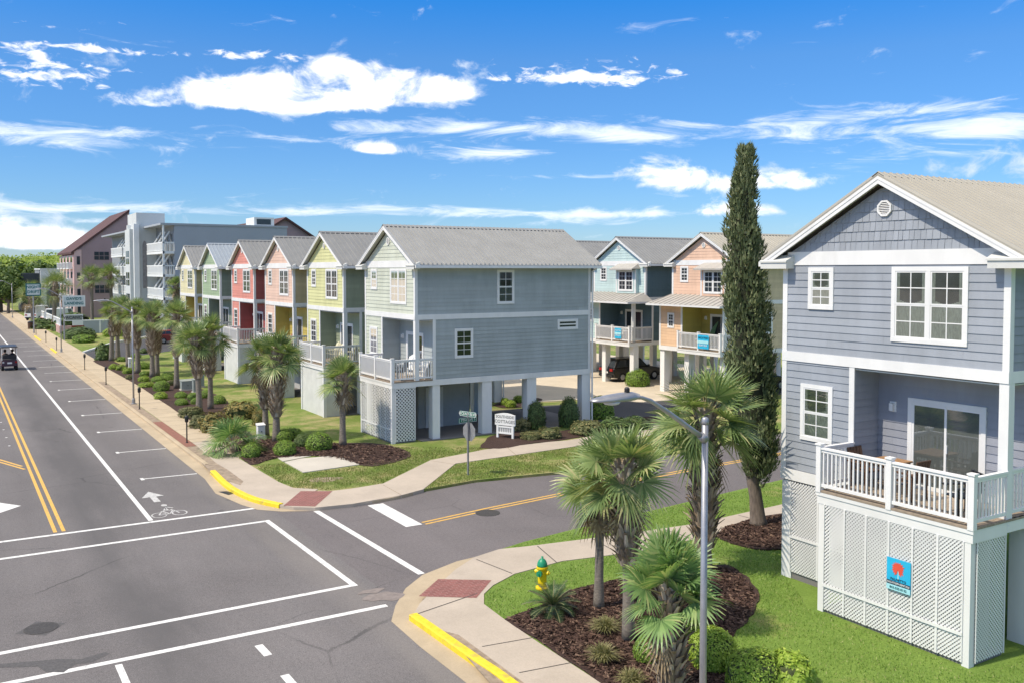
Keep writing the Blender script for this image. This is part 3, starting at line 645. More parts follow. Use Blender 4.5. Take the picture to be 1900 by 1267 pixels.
def roof(parent, L, W, zr, ze, of, ob, os, mroof, rib=.23, rh=.05):
    "ribbed metal gable roof, ridge along local x"
    mb = MB(); yc = W / 2; x0, x1 = -of, L + ob; th = .05
    for sg in (-1, 1):
        ye = yc + sg * (yc + os); a, b, c, d = V((x0, ye, ze)), V((x1, ye, ze)), V((x1, yc, zr)), V((x0, yc, zr)); dn = V((0, 0, -th))
        mb.quad(a, b, c, d); mb.quad(a + dn, b + dn, c + dn, d + dn); mb.quad(a, b, b + dn, a + dn); mb.quad(a, d, d + dn, a + dn); mb.quad(b, c, c + dn, b + dn)
        n = int((x1 - x0) / rib)
        for i in range(n + 1):
            x = x0 + (x1 - x0) * i / n; x = min(max(x, x0 + .03), x1 - .03); up = V((0, 0, rh))
            p = [V((x - .035, ye, ze)), V((x + .035, ye, ze)), V((x + .018, ye, ze)) + up, V((x - .018, ye, ze)) + up]; q = [V((v.x, yc, zr + (v.z - ze))) for v in p]
            mb.add(p + q, ((0, 1, 2, 3), (0, 3, 7, 4), (1, 5, 6, 2), (3, 2, 6, 7)))
    o = mb.build('roof', mroof, parent, fix=False)
    rc = MB(); rc.add([(x0 - .02, yc - .16, zr - .045), (x1 + .02, yc - .16, zr - .045), (x1 + .02, yc, zr + .055), (x0 - .02, yc, zr + .055), (x0 - .02, yc + .16, zr - .045), (x1 + .02, yc + .16, zr - .045)], ((0, 1, 2, 3), (3, 2, 5, 4))); rc.build('ridge_cap', mroof, o)
    sf = MB()
    for sg in (-1, 1):
        ye = yc + sg * (yc + os - .03); z = ze - .10
        zr2 = zr - .11
        sf.quad((x0 + .03, ye, z + .02), (-.002, ye, z + .02), (-.002, yc, zr2), (x0 + .03, yc, zr2)); sf.quad((L + .002, ye, z + .02), (x1 - .03, ye, z + .02), (x1 - .03, yc, zr2), (L + .002, yc, zr2))
        yw = 0 if sg < 0 else W
        sf.quad((-.02, ye, ze - .13), (L + .02, ye, ze - .13), (L + .02, yw, ze - .13), (-.02, yw, ze - .13))
    sf.build('soffit', M['soffit'], o)
    for sg in (-1, 1):
        ye = yc + sg * (yc + os)
        g = MB(); y0, y1 = (ye - .11, ye + .01) if sg < 0 else (ye - .01, ye + .11)
        g.box(x0 + .02, x1 - .02, y0, y1, ze - .16, ze - .035); g.build('gutter', M['white'], o, fix=True)
    for xx, sgn in ((x0, -1), (x1, 1)):
        r = MB()
        for sg in (-1, 1):
            ye = yc + sg * (yc + os)
            for dz0, dz1, t in ((-.04, -.115, .06), (-.115, -.215, .035)):
                xa, xb = (xx, xx + t * .6) if sgn < 0 else (xx - t * .6, xx)
                if sgn < 0: xa -= .012 if t > .05 else 0
                r.hexa([(xa, ye, ze + dz1), (xb, ye, ze + dz1), (xb, yc, zr + dz1), (xa, yc, zr + dz1), (xa, ye, ze + dz0), (xb, ye, ze + dz0), (xb, yc, zr + dz0), (xa, yc, zr + dz0)])
        r.build('rake_board', M['white'], o)
    return o
def gable_vent(parent, fr, a, h, r, mw):
    mb = MB(); n = 8
    def oc(rad): return [(a + rad * math.cos(math.pi / 8 + i * math.pi / 4), h + rad * math.sin(math.pi / 8 + i * math.pi / 4)) for i in range(n)]
    O, I = oc(r), oc(r * .78)
    for i in range(n):
        j = (i + 1) % n
        mb.hexa([fr.p(*O[i], .01), fr.p(*O[j], .01), fr.p(*I[j], .01), fr.p(*I[i], .01), fr.p(*O[i], .06), fr.p(*O[j], .06), fr.p(*I[j], .06), fr.p(*I[i], .06)])
    mb.add([fr.p(*q, .022) for q in I], [tuple(range(8))], 1)
    for k in range(-3, 4):
        z = h + k * r * .2; w = r * .74 if abs(k) < 2 else r * (.66 if abs(k) == 2 else .42)
        mb.quad(fr.p(a - w, z - .018, .055), fr.p(a + w, z - .018, .055), fr.p(a + w, z + .006, .026), fr.p(a - w, z + .006, .026))
    return mb.build('gable_vent', [M['white'], M['blind']], parent)
def cornice(parent, y0, y1, z, mroof, of):
    mb = MB(); mb.box(-of - .02, -.004, y0, y1, z - .2, z - .04); mb.box(-of - .05, -.004, y0 - .02, y1 + .02, z - .04, z)
    mb.add([(-of - .05, y0 - .02, z + .002), (-of - .05, y1 + .02, z + .002), (-.004, y1 + .02, z + .16), (-.004, y0 - .02, z + .16), (-of - .05, y0 - .02, z + .002), (-.004, y1 + .02, z + .002), (-.004, y0 - .02, z + .002)], ((0, 1, 2, 3), (1, 5, 2), (0, 3, 6)))
    return mb.build('cornice_return', M['soffit'], parent, fix=False)
NAMES = {}
def siding(nm, c):
    k = 'siding_' + nm
    if k not in M: M[k] = sidingmat(k, c)
    return M[k]
L0 = 10.25
def cottage(name, label, x0, y0, fc, gc, lc, sc_, rc, lat=True, near=False, second=False, lift=0., mroof=None, fish=False, group='pastel stilt cottages', W=6.0, L=L0, box=True, side_rails=True, side_win=True):
    root = empty('cottage', (x0, y0, 0), 0, label, 'cottage', group)
    z1, z2, zt = 3.0 + lift, 5.85 + lift, 8.35 + lift; zr, ze = 10.43 + lift, 8.46 + lift; RD = .95; RW = 3.8
    mf, mg, ml, ms, mr = (siding(*c) for c in (fc, gc, lc, sc_, rc)); mroof = mroof or M['greyroof']
    F = Fr((0, 0, 0), (0, 1, 0), (-1, 0, 0)); S = Fr((0, 0, 0), (1, 0, 0), (0, -1, 0)); S2 = Fr((0, W, 0), (1, 0, 0), (0, 1, 0)); B = Fr((L, 0, 0), (0, 1, 0), (1, 0, 0))
    fx = -1.1 if second else 0.                                           # the second row's lower storey stands forward under a porch roof
    F2 = Fr((fx, 0, 0), (0, 1, 0), (-1, 0, 0)); rb = .6 if second else RD
    RB = Fr((rb, 0, 0), (0, 1, 0), (-1, 0, 0)); RS = Fr((0, RW, 0), (1, 0, 0), (0, -1, 0))
    # solid bodies behind the boards
    w = MB(); w.box(0, L, 0, W, z2, zt + .1); w.box(rb, L, 0, W, z1 - .25, z2)
    w.box(fx, rb, RW, W, z1 - .25, z2)
    tri = lambda h: (.0 + (h - ze) * (W / 2 + .55) / (zr - ze) - .55 + .05, W + .55 - .05 - (h - ze) * (W / 2 + .55) / (zr - ze))
    w.add([(0.002, 0, zt), (0.002, W, zt), (0.002, W / 2, zr - .25), (L, 0, zt), (L, W, zt), (L, W / 2, zr - .25)], ((0, 1, 2), (3, 5, 4)))
    laps(w, S, 0, L, z2 + .25, zt, mi=0); laps(w, S, rb, L, z1 + .02, z2, mi=0); laps(w, S2, 0, L, z2 + .25, zt); laps(w, S2, fx, L, z1 + .02, z2); laps(w, B, 0, W, z1 + .02, z2); laps(w, B, 0, W, z2 + .25, zt)
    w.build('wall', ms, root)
    w = MB(); laps(w, F, 0, W, z2 + .25, zt); w.build('wall', mf, root)
    w = MB(); laps(w, F2, RW, W, z1 + .02, z2)
    w.build('wall', ml, root)
    w = MB(); laps(w, RB, 0, RW, z1 + .02, z2); laps(w, RS, fx, rb, z1 + .02, z2)
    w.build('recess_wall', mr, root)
    w = MB()
    def gtri(h): l, r = tri(h + .2); return max(l, 0), min(r, W)
    fz = zt + .32
    if fish: shingles(w, F, fz, zr - .3, gtri)
    else: laps(w, F, 0, W, fz, zr - .3, tri=gtri)
    w.build('gable', mg, root)
    t = MB(); F.box(t, .12, W - .12, zt - .02, zt + .32, .0, .03); t.build('frieze_board', M['white'], root, fix=True)
    # bands, corner boards, skirt
    t = MB(); F.box(t, -.03, W + .03, z2, z2 + .25, 0, .04); S.box(t, .0, L, z2, z2 + .25, 0, .035); S2.box(t, .0, L, z2, z2 + .25, 0, .035); B.box(t, -.03, W + .03, z2, z2 + .25, 0, .04); t.build('band_board', M['white'], root, fix=True)
    cb = [(fr, a, a + .12, z2 + .25, zt + .1) for fr, a in ((F, 0), (F, W - .12), (B, 0), (B, W - .12))]
    for fr in (S, S2): cb += [(fr, -.03, .12, z2 + .25, zt), (fr, L - .12, L + .03, z2 + .25, zt), (fr, L - .12, L + .03, z1, z2)]
    cb += [(S, rb - .03, rb + .12, z1, z2), (F2, W - .12, W, z1, z2), (F2, RW - .03, RW + .12, z1, z2), (S2, fx - .03, fx + .12, z1, z2), (B, 0, .12, z1, z2), (B, W - .12, W, z1, z2)]
    for fr, a, b, h0, h1 in cb: t = MB(); fr.box(t, a, b, h0, h1, 0, .03); t.build('corner_board', M['white'], root, fix=True)
    dk = fx - 1.2 if not second else -1.45
    t = MB(); F2.box(t, RW, W + .03, z1 - .28, z1, 0, .045); S.box(t, fx, L, z1 - .28, z1, 0, .045); S2.box(t, fx, L, z1 - .28, z1, 0, .045); B.box(t, -.03, W + .03, z1 - .28, z1, 0, .045); t.build('skirt_board', M['white'], root, fix=True)
    t = MB(); t.box(dk + .06, L - .02, .02, RW, z1 - .26, z1 - .05); t.box(fx + .02, L - .02, RW, W - .02, z1 - .26, z1 - .05); t.build('floor', M['grey'], root)
    # recess ceiling and post
    t = MB(); t.box(fx + .02, rb, .03, RW - .02, z2 - .06, z2 - .03); t.build('porch_ceiling', M['soffit'], root)
    t = MB(); t.box(fx - .02, fx + .19, -.03, .18, z1, z2); t.build('porch_post', M['white'], root)
    # roof
    of = .3
    roof(root, L, W, zr, ze, of, .35, .55, mroof, .3 if not (fish or near) else .235, .05 if not (fish or near) else .075)
    cornice(root, -.55, .32, ze - .02, mroof, of); cornice(root, W - .32, W + .55, ze - .02, mroof, of)
    if near or fish: gable_vent(root, F, W / 2, zr - .78, .2, M['white'])
    else: gable_vent(root, F, W / 2, zr - .8, .17, M['white'])
    # windows
    window(root, F, 4.42, 5.2, zt - 1.14, zt - .08, 1, near)
    if not second: window(root, F, .9, 2.78, zt - 1.8, zt - .07, 2, near)
    window(root, F2, 4.4, 5.4, z1 + .85, z1 + 2.3, 1, near) if not second else window(root, F2, 4.55, 5.2, z1 + 1.2, z1 + 2.2, 1, near)
    if side_win:
        window(root, S, 4.5, 5.5, zt - 1.83, zt - .12, 1, near); window(root, S, 2.1, 3.12, z1 + .95, z1 + 2.38, 1, near, curtain=False); window(root, S, 8.15, 9.45, z1 + 2.12, z1 + 2.66, 1, False, False)
    sliding_door(root, RB, 1.0, 2.95, z1, z1 + 2.15, near)
    t = MB(); RB.box(t, 3.28, 3.46, z1 + 1.75, z1 + 2.0, .0, .03); RB.box(t, 3.32, 3.42, z1 + 1.78, z1 + 1.96, .03, .12); t.build('porch_light', M['white'], root)
    # deck
    t = MB(); n = 9
    for i in range(n):
        a = dk - .05 + (rb - dk) * i / n; t.box(a, a + (rb - dk) / n - .012, -.06, RW - .0, z1 - .045, z1)
    t.build('deck', M['deck'], root)
    t = MB(); t.box(dk - .03, dk + .02, -.04, RW + .04, z1 - .32, z1 - .05); t.box(dk + .02, fx, -.04, .01, z1 - .32, z1 - .05); t.box(dk + .02, fx, RW - .01, RW + .04, z1 - .32, z1 - .05)
    t.box(dk - .05, dk - .03, -.06, RW + .06, z1 - .13, z1 - .05)
    t.build('deck_beam', M['white'], root, fix=True)
    railing(root, [(fx - .0, RW - .0), (dk, RW), (dk, RW / 2), (dk, 0), (fx, 0)], z1, posts=[(dk, RW), (dk, RW / 2), (dk, 0)])
    railing(root, [(fx + .19, .04), (rb, .04)], z1, posts=[])
    # under the house
    BX = Fr((dk, 0, 0), (0, 1, 0), (-1, 0, 0)); BS = Fr((dk, 0, 0), (1, 0, 0), (0, -1, 0)); BS2 = Fr((dk, RW, 0), (1, 0, 0), (0, 1, 0)); zb = z1 - .32
    if box:
        if lat:
            q_ = dict(sp=.062, w=.036) if fish else dict(sp=.12, w=.05)
            lattice_panel(root, BX, .14, RW - .16, .18, zb, 6, **q_); lattice_panel(root, BS, .14, -dk - .02, .18, zb, 1, rail=.0, **q_)
            lattice_panel(root, F, RW + .1, W - .3, .3, zb, 2, rail=.9)
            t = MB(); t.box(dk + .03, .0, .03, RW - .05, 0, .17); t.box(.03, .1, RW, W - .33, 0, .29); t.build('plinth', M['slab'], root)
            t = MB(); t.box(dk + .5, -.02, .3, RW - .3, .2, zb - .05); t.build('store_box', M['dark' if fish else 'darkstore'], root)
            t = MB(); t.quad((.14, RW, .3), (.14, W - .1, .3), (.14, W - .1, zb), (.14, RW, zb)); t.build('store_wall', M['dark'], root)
        else:
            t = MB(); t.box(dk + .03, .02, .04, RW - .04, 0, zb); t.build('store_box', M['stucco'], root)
        c = .16
        for q in [(dk - .02, dk + c, a, a + c) for a in (0, RW - c)] + ([(0, .22, W - .32, W)] if lat else []):
            t = MB(); t.box(*q, 0, zb); t.build('box_post', M['white'], root)
    cols_ = [(.9, 1.3), (3.65, 4.2), (6.3, 6.85), (9.75, 10.3)] if not second else [(-1.05, -.6), (2.1, 2.5), (5.5, 5.9), (9.75, 10.2)]
    for a, b in cols_:
        for y in (.0, W - .45) if not second else (0, 3.2, W - .42):
            t = MB(); t.box(a, b, y, y + .42, 0, z1 - .28); t.build('column', M['white'], root)
    if not second:
        t = MB(); t.box(1.6, 4.6, W - 3.0, W - .5, .1, z1 - .3); t.build('store_room', M['grey'], root)
        t = MB(); t.box(2.0, 3.0, W - 3.05, W - 3.002, .13, 2.2); t.build('store_door', M['white'], root)
    t = MB(); t.tube([(L + .06, -.14, .15), (L + .06, -.14, zt - .2), (L + .06, -.5, ze - .16)], .045, 8); t.build('downspout', M['white'], root)
    if second:
        # bay with the double window under a small hood, and the long porch roof
        b = MB(); Bf = Fr((-.28, 0, 0), (0, 1, 0), (-1, 0, 0)); b.box(-.275, 0, .75, 2.95, z2 + .5, zt - .25); laps(b, Bf, .75, 2.95, z2 + .5, zt - .3); b.build('bay', mf, root)
        window(root, Bf, 1.0, 2.7, zt - 1.85, zt - .35, 2, near)
        for a, b_ in ((.72, .84), (2.86, 2.98)): t = MB(); Bf.box(t, a, b_, z2 + .5, zt - .3, -.02, .03); t.build('bay_trim', M['white'], root)
        h = MB(); h.add([(-.8, .55, zt - .24), (-.8, 3.15, zt - .24), (0, 2.95, zt + .15), (0, .75, zt + .15), (0, .55, zt - .24), (0, 3.15, zt - .24)], ((0, 1, 2, 3), (0, 3, 4), (1, 5, 2), (0, 4, 5, 1))); h.box(-.8, -.76, .55, 3.15, zt - .34, zt - .242); h.build('window_hood', M['porchroof'], root)
        t = MB(); p = [(-2.0, -.5, z2 - .05), (-2.0, W + .4, z2 - .05), (0, W + .0, z2 + .55), (0, .1, z2 + .55), (.3, -.5, z2 - .05), (0, W + .4, z2 - .05)]
        t.add(p, ((0, 1, 2, 3), (0, 3, 4), (1, 5, 2)))
        for i in range(14):
            y = -.3 + i * (W + .3) / 13; t.bar((-2.0, y, z2 - .03), (0, .1 + (W - .1) * i / 13, z2 + .57), .04, .03)
        rr = t.build('porch_roof', M['porchroof'], root)
        t = MB(); t.box(-2.02, -1.97, -.5, W + .4, z2 - .17, z2 - .055); t.box(-1.97, .28, -.5, -.46, z2 - .17, z2 - .055); t.box(-1.97, 0, W + .36, W + .4, z2 - .17, z2 - .055); t.quad((-1.97, -.46, z2 - .1), (-1.97, W + .36, z2 - .1), (0, W + .36, z2 - .1), (0, -.46, z2 - .1)); t.build('fascia', M['white'], rr)
        t = MB(); t.tube([(-1.32, -.12, z1 + .1), (-1.3, -.1, z2 - .2)], .045, 8); t.build('downspout', M['white'], root)
    return root
C = dict(blue=('blue_grey', (.325, .35, .385)), blues=('dark_blue_grey', (.30, .315, .355)), pale=('pale_green', (.56, .585, .48)), pale_shaded=('pale_green_shaded', (.39, .425, .42)),  # pale green side tone: same paint, its shade put into the colour
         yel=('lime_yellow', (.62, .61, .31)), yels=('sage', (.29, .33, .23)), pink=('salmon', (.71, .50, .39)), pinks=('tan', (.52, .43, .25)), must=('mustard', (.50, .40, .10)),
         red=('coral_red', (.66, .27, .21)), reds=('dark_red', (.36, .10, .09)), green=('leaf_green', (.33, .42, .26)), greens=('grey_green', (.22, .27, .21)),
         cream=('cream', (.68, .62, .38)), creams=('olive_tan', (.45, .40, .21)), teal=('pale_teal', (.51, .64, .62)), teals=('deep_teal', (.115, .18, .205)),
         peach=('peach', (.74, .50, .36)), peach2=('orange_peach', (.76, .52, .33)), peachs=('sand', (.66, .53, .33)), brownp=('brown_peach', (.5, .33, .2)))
c_ = C
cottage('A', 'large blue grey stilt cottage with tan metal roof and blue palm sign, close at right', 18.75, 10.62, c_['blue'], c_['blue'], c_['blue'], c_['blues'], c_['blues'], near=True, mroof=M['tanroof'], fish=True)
cottage('B', 'pale green stilt cottage with long shaded side wall on the street corner', 18.75, 38.95, c_['pale'], c_['pale'], c_['pale'], c_['pale_shaded'], c_['pale_shaded'], near=True, mroof=M['lightroof'])
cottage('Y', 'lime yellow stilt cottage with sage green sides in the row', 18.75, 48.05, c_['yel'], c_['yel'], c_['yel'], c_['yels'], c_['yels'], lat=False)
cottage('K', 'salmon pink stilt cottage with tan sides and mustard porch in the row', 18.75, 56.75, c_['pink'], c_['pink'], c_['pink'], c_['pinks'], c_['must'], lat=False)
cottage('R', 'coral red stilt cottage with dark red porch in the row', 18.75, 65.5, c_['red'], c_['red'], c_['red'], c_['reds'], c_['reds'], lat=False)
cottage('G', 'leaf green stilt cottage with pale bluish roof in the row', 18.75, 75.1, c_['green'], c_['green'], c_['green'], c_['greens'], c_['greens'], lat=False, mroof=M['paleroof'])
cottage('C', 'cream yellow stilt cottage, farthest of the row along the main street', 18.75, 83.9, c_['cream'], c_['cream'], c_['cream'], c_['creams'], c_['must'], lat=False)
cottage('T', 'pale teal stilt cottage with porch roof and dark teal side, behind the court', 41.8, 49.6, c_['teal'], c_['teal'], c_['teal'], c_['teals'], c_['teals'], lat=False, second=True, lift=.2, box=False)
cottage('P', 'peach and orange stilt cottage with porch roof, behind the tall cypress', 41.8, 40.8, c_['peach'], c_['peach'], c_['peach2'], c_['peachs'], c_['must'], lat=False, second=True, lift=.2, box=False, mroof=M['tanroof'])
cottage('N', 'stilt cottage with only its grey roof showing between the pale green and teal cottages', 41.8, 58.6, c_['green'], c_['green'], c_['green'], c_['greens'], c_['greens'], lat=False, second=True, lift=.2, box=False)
# ================================================================== PLANTS
M['palmleaf'] = leafmat('palm_leaf', (.12, .18, .065), (.285, .37, .14), (.45, .43, .21), .25, .38)
M['palmleaf2'] = leafmat('fresh_palm_leaf', (.115, .21, .07), (.26, .39, .14), (.43, .46, .2), .28, .38)
M['dryleaf'] = leafmat('dry_frond', (.22, .16, .09), (.38, .29, .17), (.5, .4, .25), .15, .8)
M['frondstem'] = mat('frond_stem', (.24, .23, .10), .6, .3, 8)
M['boot'] = leafmat('palm_boots', (.17, .125, .085), (.42, .34, .25), (.62, .53, .41), 0, .9)
M['trunk'] = mat('palm_trunk', (.215, .185, .15), .95, .35, 9, 1., 26, stretch=(1, 1, 2.4))
M['bark'] = mat('bark', (.17, .135, .105), .95, .4, 7, 1., 22, stretch=(2.5, 2.5, .5))
M['cypress'] = leafmat('cypress_leaf', (.065, .09, .04), (.21, .25, .11), (.33, .34, .17), .06, .7)
M['cypcore'] = mat('cypress_core', (.03, .035, .018), .95, .5, 4, 1, 20)
M['box'] = leafmat('clipped_leaf', (.13, .22, .03), (.22, .35, .05), (.34, .44, .09), .25, .5)
M['boxlime'] = leafmat('lime_leaf', (.2, .31, .03), (.33, .46, .06), (.46, .55, .1), .25, .5)
M['boxdark'] = leafmat('dark_leaf', (.06, .105, .028), (.11, .17, .045), (.18, .24, .07), .18, .5)
M['olive'] = leafmat('olive_leaf', (.10, .115, .045), (.19, .195, .08), (.32, .27, .11), .2, .6)
M['rust'] = leafmat('rust_leaf', (.16, .16, .05), (.29, .24, .075), (.36, .25, .075), .2, .6)
M['strawgrass'] = leafmat('straw_grass', (.15, .15, .055), (.3, .28, .12), (.42, .37, .2), .2, .6)
M['sago'] = leafmat('sago_leaf', (.02, .05, .02), (.05, .095, .035), (.09, .14, .05), .1, .35)
M['twig'] = mat('twigs', (.06, .075, .025), .95, .5, 6)
M['treeleaf'] = leafmat('tree_leaf', (.055, .10, .022), (.12, .18, .045), (.18, .24, .06), .2, .6)
M['hill_leaf'] = leafmat('hill_leaf', (.15, .23, .03), (.28, .36, .06), (.36, .42, .09), .3, .7)
def frond(ml, ms, base, az, el, Lp, Lb, droop, rng, n=22):
    d = V((math.cos(az) * math.cos(el), math.sin(az) * math.cos(el), math.sin(el)))
    pts = [base + d * (Lp * t) + V((0, 0, -droop * .35 * Lp * t * t)) for t in (0, .35, .7, 1)]
    ms.tube(pts, [.024, .018, .014, .012], 4, 0, False)
    H = pts[-1]; T = (pts[-1] - pts[-2]).normalized(); sd = T.cross(V((0, 0, 1)))
    sd = sd.normalized() if sd.length > .05 else V((math.sin(az), -math.cos(az), 0))
    tw = rng.uniform(-.9, .9); N = sd.cross(T).normalized(); S = (sd * math.cos(tw) + N * math.sin(tw)).normalized(); N = S.cross(T).normalized()
    for i in range(n):
        f = (i + .5) / n * 2 - 1; a = f * R(118) + rng.uniform(-.03, .03)
        dr = T * math.cos(a) + S * math.sin(a); wd = -T * math.sin(a) + S * math.cos(a)
        L = Lb * (.60 + .40 * math.cos(a * .72)) * rng.uniform(.9, 1.06); cup = .22 * abs(math.sin(a))
        P = []
        for t, w in ((.03, .010), (.45, .029), (.78, .017), (1., .002)):
            l = L * t; q = H + dr * l + N * (cup * l) + V((0, 0, -1)) * (droop * .42 * l * l / Lb + (.30 * Lb * max(0, t - .6) ** 2 * (.3 + droop) * rng.uniform(.4, 1.5)))
            P.append((q, wd * w))
        for (q0, w0), (q1, w1) in zip(P, P[1:]): ml.quad(q0 - w0, q0 + w0, q1 + w1, q1 - w1)
def merge_strips(mb):
    "leaflet quads share corners so that each leaflet is one island"
    pass
def palm(label, x, y, ht, seed, R_cr=1.2, nf=36, bz=(1.2, 9), rt=.15, rb=.27, lean=(0, 0), leaf='palmleaf', group='cabbage palms along the streets', z0=.12, up=80, spread=102, nl=22):
    rng = random.Random(seed); root = empty('palm_tree', (x, y, z0), 0, label, 'palm tree', group)
    if lean == (0, 0) and seed > 4: lean = (rng.uniform(-.3, .3), rng.uniform(-.3, .3))
    gap = rng.uniform(0, 6.28); gw = rng.uniform(.2, .5)
    top = V((lean[0], lean[1], ht)); pts = []; rad = []
    n = 14
    for i in range(n + 1):
        t = i / n; pts.append((lean[0] * t * t, lean[1] * t * t, ht * t)); rad.append(rt * (1.25 - .35 * min(1, t * 4)) * (1 + rng.uniform(-.05, .05)))
    tr = MB(); tr.tube(pts, rad, 12); tk = tr.build('trunk', M['trunk'], root, smooth=True)
    bt = MB(); b0, b1 = bz[0], min(bz[1], ht + .05); z = b0; k = 0
    while z < b1:
        t = z / ht; c = V((lean[0] * t * t, lean[1] * t * t, z)); f = (z - b0) / max(.01, b1 - b0); rr = rb * (.8 + .35 * math.sin(math.pi * min(1, f * .9 + .12)))
        m = 7
        for j in range(m):
            a = 2 * math.pi * (j + .5 * (k % 2)) / m + rng.uniform(-.12, .12); o = V((math.cos(a), math.sin(a), 0)); s = V((-math.sin(a), math.cos(a), 0))
            L = rng.uniform(.2, .36) * (rb / .27); w = rng.uniform(.045, .075) * (rb / .27); ti = rng.uniform(.3, .95)
            p0 = c + o * (rr * .72); p1 = c + o * (rr * .95) + V((0, 0, L * .5)); p2 = c + o * (rr * .95 + L * math.sin(ti) * .7) + V((0, 0, L * (.55 + .45 * math.cos(ti)))); md = o * .03
            bt.add([p0 - s * w, p0 + md, p0 + s * w, p1 - s * w * .85, p1 + md, p1 + s * w * .85, p2 - s * w * .5, p2 + md * .5, p2 + s * w * .5], ((0, 1, 4, 3), (1, 2, 5, 4), (3, 4, 7, 6), (4, 5, 8, 7)))
        z += .085 * (rb / .27); k += 1
    core = [(lean[0] * (q / ht) ** 2, lean[1] * (q / ht) ** 2, q) for q in (b0 - .05, b0 + .1, (b0 + b1) / 2, b1)]
    bt.tube(core, [rb * .62, rb * .8, rb * .85, rb * .7], 10); bt.build('boots', M['boot'], root)
    ml, ms = MB(), MB(); Lp, Lb = R_cr * .52, R_cr * .62
    for i in range(nf):
        t = i / (nf - 1); el = R(up - spread * t ** .95 + rng.uniform(-14, 14)); az = i * 2.39996 + rng.uniform(-.35, .35)
        if t > .4 and abs((az - gap + 3.14159) % 6.28318 - 3.14159) < gw: continue
        frond(ml, ms, top + V((0, 0, -.12 - .3 * t * R_cr * .5)), az, el, Lp * rng.uniform(.7, 1.25), Lb * rng.uniform(.85, 1.15), .05 + .4 * t + rng.uniform(0, .25), rng, nl)
    cr = weld(ml).build('crown', M[leaf], root); ms.build('frond_stem', M['frondstem'], cr)
    dl = MB()
    for i in range(rng.randrange(2, 6)): frond(dl, dl, top + V((0, 0, -.35)), rng.uniform(0, 6.28), R(rng.uniform(-75, -45)), Lp * .9, Lb * rng.uniform(.55, .8), 1.1, rng, 14)
    dl.build('dry_fronds', M['dryleaf'], cr)
    return root
def weld(mb):
    "join the three quads of each leaflet (they come in threes with equal corners)"
    idx = {}; v = []; mp = []
    for p in mb.v:
        k = (round(p[0], 5), round(p[1], 5), round(p[2], 5))
        if k not in idx: idx[k] = len(v); v.append(p)
        mp.append(idx[k])
    o = MB(); o.v = v; o.f = [tuple(mp[i] for i in f) for f in mb.f]; o.m = mb.m; return o
def gpm(px, py): x, y = gp(px, py, .12); return x, y
P = lambda px, py: gp(px, py, .12)
# foreground palms
x, y = P(1111, 1126); palm('cabbage palm with a bare lower trunk and shaggy boots, behind the yellow hydrant', x, y, 3.15, 1, 1.18, 27, (1.85, 9), .115, .235, (.12, .05), 'palmleaf', nl=26)
x, y = P(1166, 1186); palm('tall cabbage palm with dense boots between the hydrant palm and the lamp post', x, y, 3.85, 2, 1.18, 29, (1.7, 9), .13, .265, (-.08, .1), 'palmleaf', nl=26)
x, y = P(1245, 1285); palm('short bright green cabbage palm with thick stubby trunk at the lamp post', x, y, 2.1, 3, 1.18, 34, (.1, 9), .16, .28, (-.05, .05), 'palmleaf2', up=90, spread=72, nl=26)
x, y = P(1306, 1062); palm('large cabbage palm with thick shaggy boots beside the cypress', x, y, 4.35, 4, 1.55, 34, (.7, 9), .2, .34, (0, 0), 'palmleaf', up=66, spread=88, nl=26)
# corner and row palms
x, y = P(636, 825); palm('single cabbage palm in the mulch in front of the pale green cottage', x, y, 3.25, 5, 1.15, 28, (1.9, 9), .15, .28)
x, y = P(513, 818); palm('right palm of the pair between the lime yellow and salmon cottages', x, y, 4.25, 6, 1.32, 30, (1.2, 9), .17, .31)
x, y = P(493, 809); palm('left palm of the pair in front of the salmon cottage', x, y, 4.0, 7, 1.28, 28, (1.4, 9), .16, .28)
x, y = P(370, 766); palm('left palm of the pair beside the grey utility boxes', x, y, 4.2, 8, 1.25, 28, (2.0, 9), .17, .3)
x, y = P(391, 758); palm('right palm of the pair beside the grey utility boxes', x, y, 4.45, 9, 1.28, 28, (1.9, 9), .16, .3)
x, y = P(328, 720); palm('single cabbage palm left of the grey utility boxes', x, y, 5.1, 10, 1.3, 28, (2.2, 9), .17, .28)
x, y = P(283, 699); palm('left palm of the pair in front of the cream cottage', x, y, 4.6, 11, 1.25, 27, (1.7, 9), .18, .33)
x, y = P(292, 696); palm('right palm of the pair in front of the cream cottage', x, y, 4.8, 12, 1.25, 27, (1.7, 9), .17, .33)
x, y = P(256, 692); palm('cabbage palm right behind the middle street lamp', x, y, 4.9, 13, 1.22, 26, (2, 9), .2, .3)
x, y = P(238, 680); palm('cabbage palm left of the middle street lamp', x, y, 4.9, 14, 1.22, 26, (2, 9), .18, .28)
x, y = P(207, 669); palm('left palm of the two by the motel driveway', x, y, 4.6, 15, 1.3, 26, (2.2, 9), .2, .3)
x, y = P(219, 667); palm('right palm of the two by the motel driveway', x, y, 4.5, 16, 1.3, 26, (2.2, 9), .2, .3)
palm('tall slender palm standing against the mauve motel wall', 16.9, 137.5, 7.4, 17, 1.9, 30, (5.6, 9), .24, .34)
palm('tall slender palm right of another, against the mauve motel wall', 19.6, 138.5, 7.6, 18, 1.9, 30, (5.6, 9), .24, .34)
palm('tall palm rising in front of the white motel balconies', 21.0, 103.0, 6.5, 19, 1.3, 28, (4.6, 9), .2, .3)
palm('dark palm standing behind the far street lamp and the motel sign', 12.4, 140, 6.2, 20, 2.6, 34, (4, 9), .3, .42)
palm('bushy palm beside the pole of the dark framed sign', 10.6, 152, 4.6, 21, 2.4, 32, (2.5, 9), .25, .36)
